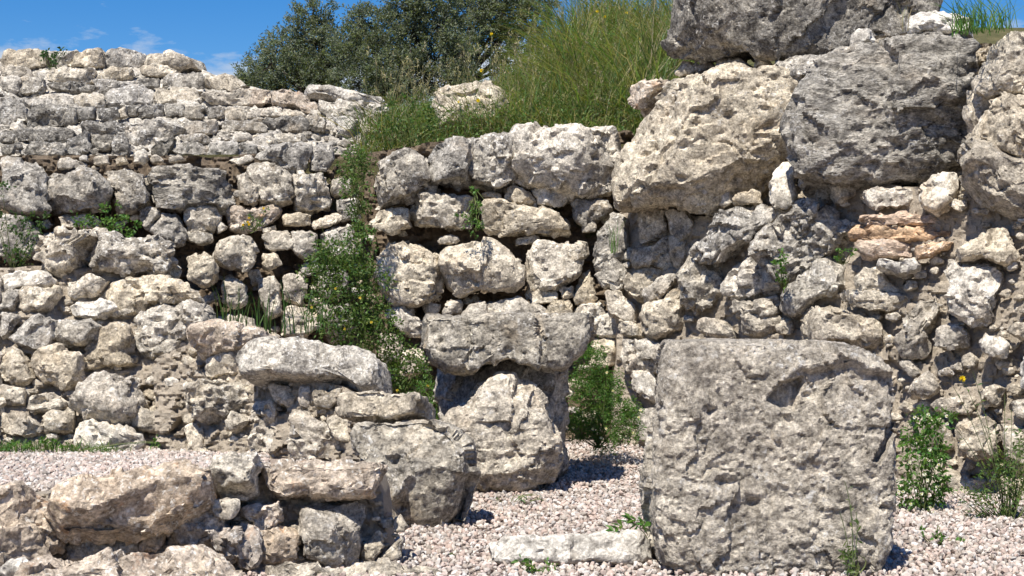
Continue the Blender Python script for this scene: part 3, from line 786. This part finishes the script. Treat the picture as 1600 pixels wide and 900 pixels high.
# ------------------------------------------------------------------ gravel
def ico():
    t = (1 + 5 ** .5) / 2
    V = np.array([(-1,t,0),(1,t,0),(-1,-t,0),(1,-t,0),(0,-1,t),(0,1,t),(0,-1,-t),(0,1,-t),(t,0,-1),(t,0,1),(-t,0,-1),(-t,0,1)], float)
    Fc = np.array([(0,11,5),(0,5,1),(0,1,7),(0,7,10),(0,10,11),(1,5,9),(5,11,4),(11,10,2),(10,7,6),(7,1,8),(3,9,4),(3,4,2),(3,2,6),(3,6,8),(3,8,9),(4,9,5),(2,4,11),(6,2,10),(8,6,7),(9,8,1)])
    return V / np.linalg.norm(V[0]), Fc
def randrot(n, r):
    q = r.normal(size=(n, 4)); q /= np.linalg.norm(q, axis=1, keepdims=True); w, x, y, z = q.T
    return np.stack([1-2*(y*y+z*z),2*(x*y-z*w),2*(x*z+y*w),2*(x*y+z*w),1-2*(x*x+z*z),2*(y*z-x*w),2*(x*z-y*w),2*(y*z+x*w),1-2*(x*x+y*y)],1).reshape(-1,3,3)
def pebbles(name, label, pts, rad):
    r = np.random.default_rng(5); n = len(pts); V0, F0 = ico()
    sc = rad[:, None] * np.stack([r.uniform(.8, 1.4, n), r.uniform(.7, 1.1, n), r.uniform(.5, .85, n)], 1)
    jit = V0[None] * r.uniform(.78, 1.18, (n, 12, 1))
    V = np.einsum('nij,nkj->nki', randrot(n, r), jit * sc[:, None, :]) + pts[:, None, :]
    Fc = (F0[None] + (np.arange(n) * 12)[:, None, None]).reshape(-1, 3)
    pal = np.array([(.62, .54, .47), (.56, .46, .40), (.64, .58, .52), (.50, .42, .35), (.60, .48, .41), (.40, .35, .30), (.66, .62, .57), (.54, .42, .35), (.58, .51, .44)])
    c = pal[r.integers(0, len(pal), n)] * r.uniform(.56, .95, (n, 1)) * (1 + .16 * fbm(np.stack([pts[:, 0] * 3, pts[:, 1] * 3, pts[:, 0] * 0], 1), 3, 2))[:, None]; c = np.concatenate([c, np.ones((n, 1))], 1)
    global TRI; TRI += len(Fc)
    o = link(name, mesh_from(name, V.reshape(-1, 3), Fc, M['pebble'], False, np.repeat(c, 12, 0)))
    o['kind'] = 'stuff'; o['label'] = label; o['category'] = 'gravel'; return o
r = np.random.default_rng(3)
def scatter(n, x0, x1, y0, y1):
    Y = np.sqrt(r.uniform(y0 ** 2, y1 ** 2, n)); px = r.uniform(x0, x1, n); X = (px - 800) / F * Y; return X, Y
X, Y = scatter(36000, 380, 1690, 5.75, 10.9)
keep = ((X / Y * F + 800 > 560) | (Y < 6.3)) & (Y < 11.0 - np.clip(((X / Y * F + 800) - 1000) / 600, 0, 1.2) * 2.2); X, Y = X[keep], Y[keep]
pts = np.stack([X, Y, zg(Y) - .008 + r.uniform(0, .016, len(X))], 1)
pebbles('gravel', 'pinkish white gravel covering the court floor', pts, r.uniform(.007, .0165, len(X)))
X, Y = scatter(10000, -80, 420, 6.17, 9.0); k2 = ((Y > 6.52) | (X < -1.3)) & (X > -3.1) & (X < -.86); X, Y = X[k2], Y[k2]
pts = np.stack([X, Y, zter(X, Y) - .004 + r.uniform(0, .016, len(X))], 1)
pebbles('terrace_gravel', 'pinkish white gravel on the raised terrace behind the front ledge', pts, r.uniform(.007, .0165, len(X)))

# ------------------------------------------------------------------ plants
class Leaves:
    def __init__(s): s.V = []; s.F = []; s.C = []; s.n = 0
    def add(s, P, d, L, Wd, col, rs, droop=.0):
        """bent two-triangle leaves: P base, d direction, L length, Wd width"""
        n = len(P); L = np.broadcast_to(L, n)[:, None]; Wd = np.broadcast_to(Wd, n)[:, None]
        d = d / (np.linalg.norm(d, axis=1, keepdims=True) + 1e-9)
        a = rs.normal(size=(n, 3)); sd = np.cross(d, a); sd /= np.linalg.norm(sd, axis=1, keepdims=True) + 1e-9; up = np.cross(sd, d)
        m = P + d * L * .5 + up * L * .06; tip = P + d * L; tip = tip - np.array([0, 0, 1]) * droop * L
        V = np.stack([P, m + sd * Wd / 2 - up * Wd * .12, tip, m - sd * Wd / 2 - up * Wd * .12], 1).reshape(-1, 3)
        b = s.n + np.arange(n)[:, None] * 4
        s.F.append(np.concatenate([b + np.array([0, 1, 2]), b + np.array([0, 2, 3])])); s.V.append(V); s.n += 4 * n
        s.C.append(np.repeat(np.concatenate([col, np.ones((n, 1))], 1), 4, 0))
    def blades(s, P, H, lean, Wd, col, rs):
        """grass blades: three segments, curving over"""
        n = len(P); az = rs.uniform(0, 2 * math.pi, n) + 3 * vnoise(P * 2.5, 6); dr = np.stack([np.cos(az), np.sin(az), np.zeros(n)], 1)
        sd = np.stack([-np.sin(az + .7), np.cos(az + .7), np.zeros(n)], 1)
        H = np.broadcast_to(H, n)[:, None]; lean = np.broadcast_to(lean, n)[:, None]; Wd = np.broadcast_to(Wd, n)[:, None]
        z = np.array([0, 0, 1.]); rows = []
        for t in (0, .4, .75):
            c = P + z * H * t * (1 - .25 * lean * t) + dr * H * lean * t * t; w = Wd * (1 - .5 * t) / 2
            rows += [c - sd * w, c + sd * w]
        rows.append(P + z * H * (1 - .35 * lean) + dr * H * lean)
        V = np.stack(rows, 1).reshape(-1, 3); b = s.n + np.arange(n)[:, None] * 7
        s.F.append(np.concatenate([b + np.array(q) for q in ((0,1,3),(0,3,2),(2,3,5),(2,5,4),(4,5,6))])); s.V.append(V); s.n += 7 * n
        s.C.append(np.repeat(np.concatenate([col, np.ones((n, 1))], 1), 7, 0))
    def tube(s, pts, r0, r1, col, k=4):
        pts = np.asarray(pts, float); m = len(pts); t = np.gradient(pts, axis=0); t /= np.linalg.norm(t, axis=1, keepdims=True) + 1e-9
        a = np.cross(t, [.31, .95, .02]); a /= np.linalg.norm(a, axis=1, keepdims=True) + 1e-9; b = np.cross(t, a)
        an = np.arange(k) / k * 2 * math.pi; rr = np.linspace(r0, r1, m)[:, None, None]
        V = (pts[:, None] + rr * (np.cos(an)[None, :, None] * a[:, None] + np.sin(an)[None, :, None] * b[:, None])).reshape(-1, 3)
        f = []
        for i in range(m - 1):
            for j in range(k):
                p0 = i * k + j; p1 = i * k + (j + 1) % k; f += [(p0, p1, p1 + k), (p0, p1 + k, p0 + k)]
        f += [((m - 1) * k, (m - 1) * k + 1, (m - 1) * k + 2)] 
        s.F.append(np.array(f) + s.n); s.V.append(V); s.n += len(V); s.C.append(np.tile([*col, 1], (len(V), 1)))
    def build(s, name, mat, parent=None, base=(0, 0, 0), **props):
        if not s.V: return None
        V = np.concatenate(s.V) - np.asarray(base); Fc = np.concatenate(s.F); global TRI; TRI += len(Fc)
        return link(name, mesh_from(name, V, Fc, M[mat], False, np.concatenate(s.C)), base, parent, **props)
def greens(n, rs, base, var=.35, yellow=.25):
    c = np.array(base)[None] * rs.uniform(1 - var, 1 + var, (n, 1)); c = c * np.stack([1 + yellow * rs.uniform(-1, 1.2, n), np.ones(n), 1 + .3 * rs.uniform(-1, 1, n)], 1)
    return np.clip(c, .004, .9)
def clump(px, py, r, D, depth, n, rs):
    """points in an ellipsoid that covers a disc of r px at distance D, surface heavy and clustered"""
    k = max(4, n // 14); u = rs.normal(size=(k, 3)); u /= np.linalg.norm(u, axis=1, keepdims=True); u *= rs.uniform(.15, 1, (k, 1)) ** .5
    idx = rs.integers(0, k, n); p = u[idx] + rs.normal(size=(n, 3)) * .16
    c = at(px, py, D); return c + p * np.array([r * D / F, depth, r * D / F]), p
LEAF = {'creeper': (.06, .11, .03), 'herb': (.085, .14, .035), 'lush': (.085, .17, .035), 'olive': (.15, .175, .115), 'dry': (.27, .24, .13), 'dark': (.035, .075, .022)}
PK = 0
def bush(name, label, cat, blobs, D, base, col='creeper', L=.022, Wd=.013, dens=1., depth=.10, spread=.8, flowers=0, fcol=(.85, .85, .8), stems=10, droop=.2):
    global PK; PK += 1; rs = np.random.default_rng(300 + PK)
    b = at(base[0], base[1], D if len(base) < 3 else base[2]); o = thing(name, label, cat, b)
    lv = Leaves(); st = Leaves(); fl = Leaves()
    for (x, y, r) in blobs:
        Dd = D + rs.uniform(-.04, .04); n = int(dens * (r * Dd / F) ** 2 * math.pi / (L * Wd) * 1.9) + 8
        P, q = clump(x, y, r, Dd, min(depth, r * Dd / F * 1.1), n, rs)
        d = q * .6 + rs.normal(size=(n, 3)) * spread + np.array([-.05, -.15, .35])
        lv.add(P, d, L * rs.uniform(.6, 1.35, n), Wd * rs.uniform(.6, 1.3, n), greens(n, rs, LEAF[col]), rs, droop)
        e = at(x, y, Dd)
        for i in range(max(2, stems // len(blobs) + 1)):
            tip = e + rs.normal(size=3) * .5 * r * Dd / F; mid = (b + tip) / 2 + rs.normal(size=3) * .04; t = np.linspace(0, 1, 7)[:, None]
            st.tube((1 - t) ** 2 * b + 2 * t * (1 - t) * mid + t * t * tip, .0035, .0012, (.10, .12, .04), 3)
    lv.build('foliage', 'leaf', o, b); st.build('stem', 'stem', o, b)
    for i in range(flowers):
        x, y, r = blobs[rs.integers(len(blobs))]; a = rs.uniform(0, 2 * math.pi); q = rs.uniform(0, 1) ** .5 * r
        P = at(x + q * math.cos(a), y + q * math.sin(a), D - depth * .9); flower_head(o, P, fcol, .009, rs)
    return o
def flower_head(o, P, col, r, rs):
    f = Leaves(); n = 9; a = np.arange(n) / n * 2 * math.pi; d = np.stack([np.cos(a), -.5 + 0 * a, np.sin(a)], 1)
    f.add(np.tile(P, (n, 1)), d, r * 1.25, r * .8, np.tile(col, (n, 1)), rs)
    f.add(np.tile(P - np.array([0, .003, 0]), (5, 1)), rs.normal(size=(5, 3)) * .5 + np.array([0, -1, .2]), r * .5, r * .5, np.tile((.55, .38, .02), (5, 1)), rs)
    f.build('flower', 'leaf', o, P)
def tall_flower(label, tips, base, D, col=(.80, .60, .02), fr=.016, leaf='herb', group=None, heads=None):
    """thin branching stem with flower heads at the tips"""
    global PK; PK += 1; rs = np.random.default_rng(300 + PK); b = at(base[0], base[1], D)
    o = thing('wildflower', label, 'flower', b, group); st = Leaves(); lv = Leaves(); t = np.linspace(0, 1, 9)[:, None]
    for i, (x, y) in enumerate(tips):
        tip = at(x, y, D + rs.uniform(-.03, .03)); mid = b * .35 + tip * .65 + np.array([rs.uniform(-.03, .03), 0, .0]) - np.array([(tip - b)[0] * .3, 0, 0])
        C = (1 - t) ** 2 * b + 2 * t * (1 - t) * mid + t * t * tip; st.tube(C, .0026, .0014, (.09, .12, .045), 3)
        k = 7; P = C[1:8]; lv.add(P, rs.normal(size=(k, 3)) + np.array([0, 0, .5]), .035 * rs.uniform(.5, 1.2, k), .008, greens(k, rs, LEAF[leaf]), rs, .1)
        if heads is None or i < heads: flower_head(o, tip, col, fr, rs)
    st.build('stem', 'stem', o, b); lv.build('leaves', 'leaf', o, b); return o
def tuft(name, label, spots, D, H, n, col='lush', Wd=.006, lean=(.15, .9), cat='grass', depth=.1):
    global PK; PK += 1; rs = np.random.default_rng(300 + PK); b = at(spots[0][0], spots[0][1], D); lv = Leaves()
    for (x, y, rr) in spots:
        P = at(x, y, D) + rs.normal(size=(n, 3)) * np.array([rr * D / F, depth, .006])
        lv.blades(P, H * rs.uniform(.4, 1.2, n), rs.uniform(*lean, n), Wd * rs.uniform(.6, 1.3, n), greens(n, rs, LEAF[col]), rs)
    o = lv.build(name, 'leaf', None, b); o['label'] = label; o['category'] = cat; return o

bush('creeper', 'tangled green creeper hanging down the dark corner of the passage', 'creeper',
     [(556,240,22), (562,262,24), (553,288,26), (563,316,20), (548,330,14), (538,268,14)], 10.75, (562,335), 'herb', dens=1.5, depth=.13)
bush('passage_shrub', 'dense green shrub filling the passage left of the altar', 'shrub',
     [(520,400,34), (560,385,32), (545,430,38), (500,440,34), (580,440,30), (565,480,40), (520,485,42), (600,500,30), (560,530,40), (610,545,34), (640,585,32), (600,585,34), (660,615,24), (625,620,26), (655,560,20), (560,360,20), (500,400,24)], 9.9, (590,690), 'herb', L=.026, Wd=.013, dens=1.8, depth=.25, flowers=7, fcol=(.75, .60, .12), stems=34)
tuft('reed_grass', 'upright long grass blades at the left edge of the passage', [(400,520,26), (440,520,24), (475,520,24), (360,515,12)], 9.6, .30, 22, 'creeper', .007, (.05, .5), depth=.15)
bush('altar_herb', 'bright feathery green herb growing right of the altar', 'herb',
     [(925,560,26), (910,600,26), (945,600,30), (960,640,30), (920,645,34), (985,670,22), (945,680,26), (905,670,22), (990,640,16)], 9.9, (935,700), 'lush', L=.028, Wd=.006, dens=2.2, depth=.18, flowers=10, fcol=(.85, .8, .6), stems=30)
bush('altar_weed', 'loose yellow green weed at the left foot of the altar', 'weed', [(672,630,20), (665,605,16), (680,650,14)], 9.55, (670,680), 'lush', L=.022, Wd=.006, dens=1.2, depth=.1)
bush('leafy_bush', 'upright leafy green bush with white blossoms right of the big front block', 'bush',
     [(1440,665,30), (1425,700,24), (1455,705,28), (1440,740,34), (1462,770,24), (1425,775,24), (1450,790,18), (1475,650,14)], 8.0, (1440,815), 'lush', L=.032, Wd=.013, dens=2.3, depth=.14, flowers=16, stems=22)
bush('low_bush', 'sprawling thin leaved plant at the lower right corner', 'shrub',
     [(1560,760,40), (1590,720,34), (1530,790,26), (1600,790,40), (1570,820,26), (1510,775,16), (1620,680,30)], 7.7, (1575,835), 'herb', L=.026, Wd=.009, dens=.9, depth=.18, flowers=0, stems=60)
tall_flower('tall branching plant with one yellow flower in front of the right wall', [(1503,592), (1490,605), (1520,580), (1530,650), (1555,660), (1545,690), (1480,655), (1580,640), (1595,690), (1570,615)], (1570,815), 7.75, heads=1)
bush('wall_creeper', 'narrow green creeper hanging between two blocks of the back wall', 'creeper', [(741,292,9), (744,312,11), (742,335,12), (728,345,11), (744,358,12), (718,335,8)], 10.92, (743,300,11.2), 'lush', L=.016, Wd=.011, dens=1.0, depth=.05)
bush('wall_weed', 'small leafy weed rooted in the middle of the right wall', 'weed', [(1222,400,10), (1224,420,14), (1222,440,12), (1215,410,9)], 9.60, (1224,452,9.75), 'lush', L=.022, Wd=.016, dens=.9, depth=.05)
bush('ledge_weed', 'tiny green sprig left of the orange layered stones', 'weed', [(1315,398,10), (1328,392,8), (1307,402,6)], 9.35, (1318,412,9.55), 'lush', L=.018, Wd=.013, dens=.9, depth=.04)
bush('ledge_plant', 'leafy plant growing above the low left wall', 'plant', [(165,345,22), (190,352,24), (145,350,16), (205,345,14), (172,328,14), (125,345,12)], 10.1, (175,372), 'lush', L=.03, Wd=.014, dens=.8, depth=.1)
bush('edge_plant', 'shaded leafy plant at the left picture edge', 'plant', [(10,345,24), (40,360,26), (20,385,26), (45,395,18), (0,300,16), (60,340,14)], 10.0, (20,425), 'creeper', L=.028, Wd=.015, dens=.7, depth=.14)
bush('wall_top_bush', 'small dark bush on top of the upper left wall', 'bush', [(78,92,11), (90,86,8), (70,84,6), (99,78,5), (84,100,9)], 13.7, (82,108), 'dark', L=.035, Wd=.022, dens=.8, depth=.1)
bush('hanging_weed', 'green weed with yellow blooms hanging over the left dry wall', 'weed', [(395,345,9), (385,352,8), (405,350,8), (415,328,5)], 10.55, (398,360,10.7), 'herb', L=.018, Wd=.008, dens=.8, depth=.04, flowers=5, fcol=(.8, .55, .03))
tuft('verge_grass', 'strip of short green grass along the foot of the left wall', [(0,705,16), (40,704,22), (90,706,24), (135,710,20), (165,712,14)], 8.72, .075, 110, 'herb', .005, (.3, 1.2), depth=.07)
bush('verge_weed', 'low leafy weed creeping along the left gravel edge', 'weed', [(20,700,14), (60,698,16), (110,705,14), (140,712,10), (170,712,8), (85,690,9), (240,690,8)], 8.64, (80,715), 'lush', L=.026, Wd=.012, dens=1.5, depth=.07)
bush('thistle', 'jagged dark green thistle leaves at the left side of the big front block', 'thistle', [(997,825,12), (975,828,10), (990,815,9), (963,830,6)], 6.42, (995,846), 'lush', L=.05, Wd=.018, dens=.9, depth=.06, stems=6)
bush('front_sprig', 'low green sprig at the bottom middle edge', 'sprig', [(835,885,14), (815,880,10), (855,885,10), (845,898,10)], 6.1, (838,905), 'lush', L=.028, Wd=.011, dens=.8, depth=.06)
bush('block_weed', 'thin weed with dry seed stems before the big front block', 'weed', [(1322,870,12), (1316,862,9), (1330,880,8), (1324,890,9)], 5.98, (1330,908), 'herb', L=.03, Wd=.007, dens=.6, depth=.05, stems=8)
tall_flower('dry thin stem rising in front of the big front block', [(1320,752), (1328,790), (1338,800), (1312,800)], (1331,905), 5.97, heads=0)
bush('gravel_sprout', 'flat green sprout in the gravel at the right', 'sprout', [(1462,838,11), (1475,842,8), (1440,832,6), (1500,845,6)], 6.95, (1464,848), 'lush', L=.022, Wd=.014, dens=.9, depth=.06)
bush('seedling', 'tiny green seedling in the gravel right of the boulder', 'seedling', [(703,870,6), (718,884,5)], 6.55, (705,880), 'lush', L=.014, Wd=.009, dens=.8, depth=.03)
bush('ledge_sprout', 'tiny green sprout at the foot of the front ledge', 'sprout', [(470,876,7)], 6.35, (470,888), 'lush', L=.03, Wd=.006, dens=.8, depth=.03)
bush('pillar_sprout', 'tiny sprouts in the gravel before the altar pillar', 'sprout', [(778,782,6), (815,776,6), (840,778,4)], 8.35, (800,792), 'lush', L=.02, Wd=.007, dens=.6, depth=.05)
tuft('crevice_grass', 'thin grass tuft growing in the corner crevice of the back wall', [(960,395,4)], 10.45, .22, 26, 'lush', .004, (.05, .4), depth=.02)
tuft('boulder_grass', 'yellow green grass tuft beside the pale stone at the top right', [(1535,48,22), (1555,45,16), (1510,50,12)], 9.0, .24, 60, 'lush', .006, (.3, 1.3), depth=.08)
tuft('dry_grass', 'few dry bent grass stalks left of the top right tuft', [(1415,48,6)], 8.95, .22, 9, 'dry', .005, (.3, .9), depth=.03)

# tall grass on the bank
def bank_grass():
    rs = np.random.default_rng(41); lv = Leaves(); n = 30000
    Y = rs.uniform(11.65, 16.2, n); px = rs.uniform(560, 1130, n); X = (px - 800) / F * Y
    dn = fbm(np.stack([X * 2.2, Y * 2.2, X * 0], 1), 3, 5)
    k = dn > rs.uniform(-.75, .25, n); X, Y, dn, px = X[k], Y[k], dn[k], px[k]; n = len(X); P = np.stack([X, Y, zbank(X, Y) - .02], 1)
    tall = sstep((px - 760) / 250); H = (.28 + .26 * tall) * rs.uniform(.35, 1.45, n) * (1 + .5 * dn)
    H = H * np.where(Y < 12.0, .5, 1.)
    c = greens(n, rs, (.125, .17, .05), .45, .4); dry = rs.uniform(size=n) < .26; c[dry] = greens(dry.sum(), rs, LEAF['dry'], .3, .1)
    c *= (1 + .45 * fbm(P * 3.1, 2, 44))[:, None]; H = H * (1 + .55 * vnoise(P * 3.7, 45))
    lv.blades(P, H, rs.uniform(.15, 1.5, n), rs.uniform(.004, .010, n), c, rs)
    ns = 420; Y = rs.uniform(11.9, 15.8, ns); px = rs.uniform(580, 1080, ns); X = (px - 800) / F * Y; P = np.stack([X, Y, zbank(X, Y)], 1)
    for p_ in P:                                     # dry stalks with seed heads
        h = rs.uniform(.25, .75); ln = rs.normal(size=2) * .13; t = np.linspace(0, 1, 5)[:, None]
        C = p_ + np.concatenate([ln[0] * t ** 2, ln[1] * t ** 2, h * t], 1); lv.tube(C, .0022, .0012, (.24, .22, .11), 3)
        k = 9; lv.add(C[-1] - np.array([0, 0, 1]) * rs.uniform(0, .07, (k, 1)), rs.normal(size=(k, 3)) * .5 + np.array([0, 0, 1.]), .03, .008, greens(k, rs, (.30, .27, .15), .3, .1), rs)
    n2 = 20000; Y = rs.uniform(11.6, 15.5, n2); px = rs.uniform(570, 1060, n2); X = (px - 800) / F * Y; P = np.stack([X, Y, zbank(X, Y) + rs.uniform(0, .30, n2)], 1)
    lv.add(P, rs.normal(size=(n2, 3)) + np.array([0, 0, .6]), .035 * rs.uniform(.5, 1.4, n2), .012 * rs.uniform(.5, 1.3, n2), greens(n2, rs, LEAF['herb'], .4), rs, .2)
    lv.build('bank_grass', 'leaf', None, (0, 13, 2.3), kind='stuff', label='tall wild grass covering the bank above the back wall', category='grass')
bank_grass()
for i, (x, y, yb, D, s) in enumerate([(933,18,110,14.4,.020), (945,26,120,14.2,.018), (979,20,120,14.5,.018), (922,22,100,14.6,.014), (768,53,150,13.2,.018), (752,110,170,12.6,.020), (1000,60,130,14.0,.012), (717,159,185,12.1,.014), (747,157,190,12.0,.020)]):
    wh = ['leaning left', 'just right of its neighbour', 'highest on the right', 'small and furthest back', 'before the trees', 'low before the tree trunks', 'half hidden in the grass', 'small beside the pale stone', 'touching the pale stone'][i]
    tall_flower('yellow wildflower on the grassy bank, ' + wh, [(x, y)], (x + (6 if i % 2 else -5), yb), D, fr=s * .72, group='yellow flowers on the bank')
bush('bank_weed', 'broad leaved weed at the left end of the grassy bank', 'weed', [(620,175,22), (650,190,24), (640,160,16), (600,205,18), (680,200,20), (660,165,14)], 11.75, (645,235), 'herb', L=.045, Wd=.016, dens=.5, depth=.15)

# ------------------------------------------------------------------ olive trees
def tree(label, blobs, trunk, D, seed):
    rs = np.random.default_rng(seed); b = at(trunk[0], trunk[1], D); b[2] = zbank(b[0:1], np.array([D]))[0] - .05
    o = thing('olive_tree', label, 'tree', b, 'olive trees behind the wall'); tk = Leaves(); lv = Leaves()
    fork = at(trunk[0] + 4, trunk[2], D); t = np.linspace(0, 1, 9)[:, None]
    C = b + (fork - b) * t + np.array([.08, .05, 0]) * np.sin(t * 6); tk.tube(C, .16, .09, (.1, .09, .07), 8)
    for (x, y, r) in blobs:
        c = at(x, y, D + rs.uniform(-.35, .35)); rad = r * D / F
        mid = (fork + c) / 2 + rs.normal(size=3) * .1; Cc = (1 - t) ** 2 * C[6] + 2 * t * (1 - t) * mid + t * t * c; tk.tube(Cc, .055, .012, (.1, .09, .07), 6)
        k = int(44 * (rad / .35) ** 2) + 10; u = rs.normal(size=(k, 3)); u /= np.linalg.norm(u, axis=1, keepdims=True); u *= rs.uniform(.2, 1.35, (k, 1)) ** .5
        for j in range(k):
            cc = c + u[j] * rad; m = int(rs.uniform(34, 64)); ax = u[j] + rs.normal(size=3) * .5 + np.array([0, 0, .35]); ax /= np.linalg.norm(ax)
            s = rs.uniform(-.5, 1, m)[:, None]; P = cc + ax * s * .14 + rs.normal(size=(m, 3)) * .035
            lv.add(P, ax + rs.normal(size=(m, 3)) * .75, .066 * rs.uniform(.6, 1.2, m), .022, greens(m, rs, LEAF['olive'], .35, .12) * rs.uniform(.75, 1.15), rs)
            if j % 3 == 0: tk.tube(np.stack([c, (c + cc) / 2 + rs.normal(size=3) * .03, cc]), .012, .004, (.1, .09, .07), 3)
    V = np.concatenate(tk.V) - b
    link('trunk', mesh_from('trunk', V, np.concatenate(tk.F), M['bark']), b, o); lv.build('crown', 'leaf', o, b)
tree('small rounded olive tree, the leftmost, beside the blue sky', [(490,22,26), (478,52,34), (445,75,34), (425,100,32), (398,116,22), (505,70,32), (460,112,34), (500,112,34), (440,125,24), (385,125,12), (520,100,36), (520,135,30), (475,135,30), (410,132,18)], (500,200,150), 30, 51)
tree('broad dark olive tree in the middle of the three', [(560,30,20), (585,45,38), (640,20,44), (605,85,42), (560,95,40), (650,70,44), (620,120,38), (570,130,34), (690,35,40), (680,95,36), (660,-20,50), (545,65,22), (640,130,34), (600,140,30), (700,125,32), (720,85,28)], (612,200,140), 29, 52)
tree('tall olive tree with a dark trunk, rightmost of the three', [(740,20,44), (790,15,40), (715,60,32), (770,60,36), (820,30,34), (760,-30,60), (840,5,24), (800,80,26), (725,105,22), (790,115,24), (840,60,18)], (712,200,110), 31, 53)
for o in EMPTIES: 
    if '_w' in o: del o['_w']
print('TRIANGLES', TRI)
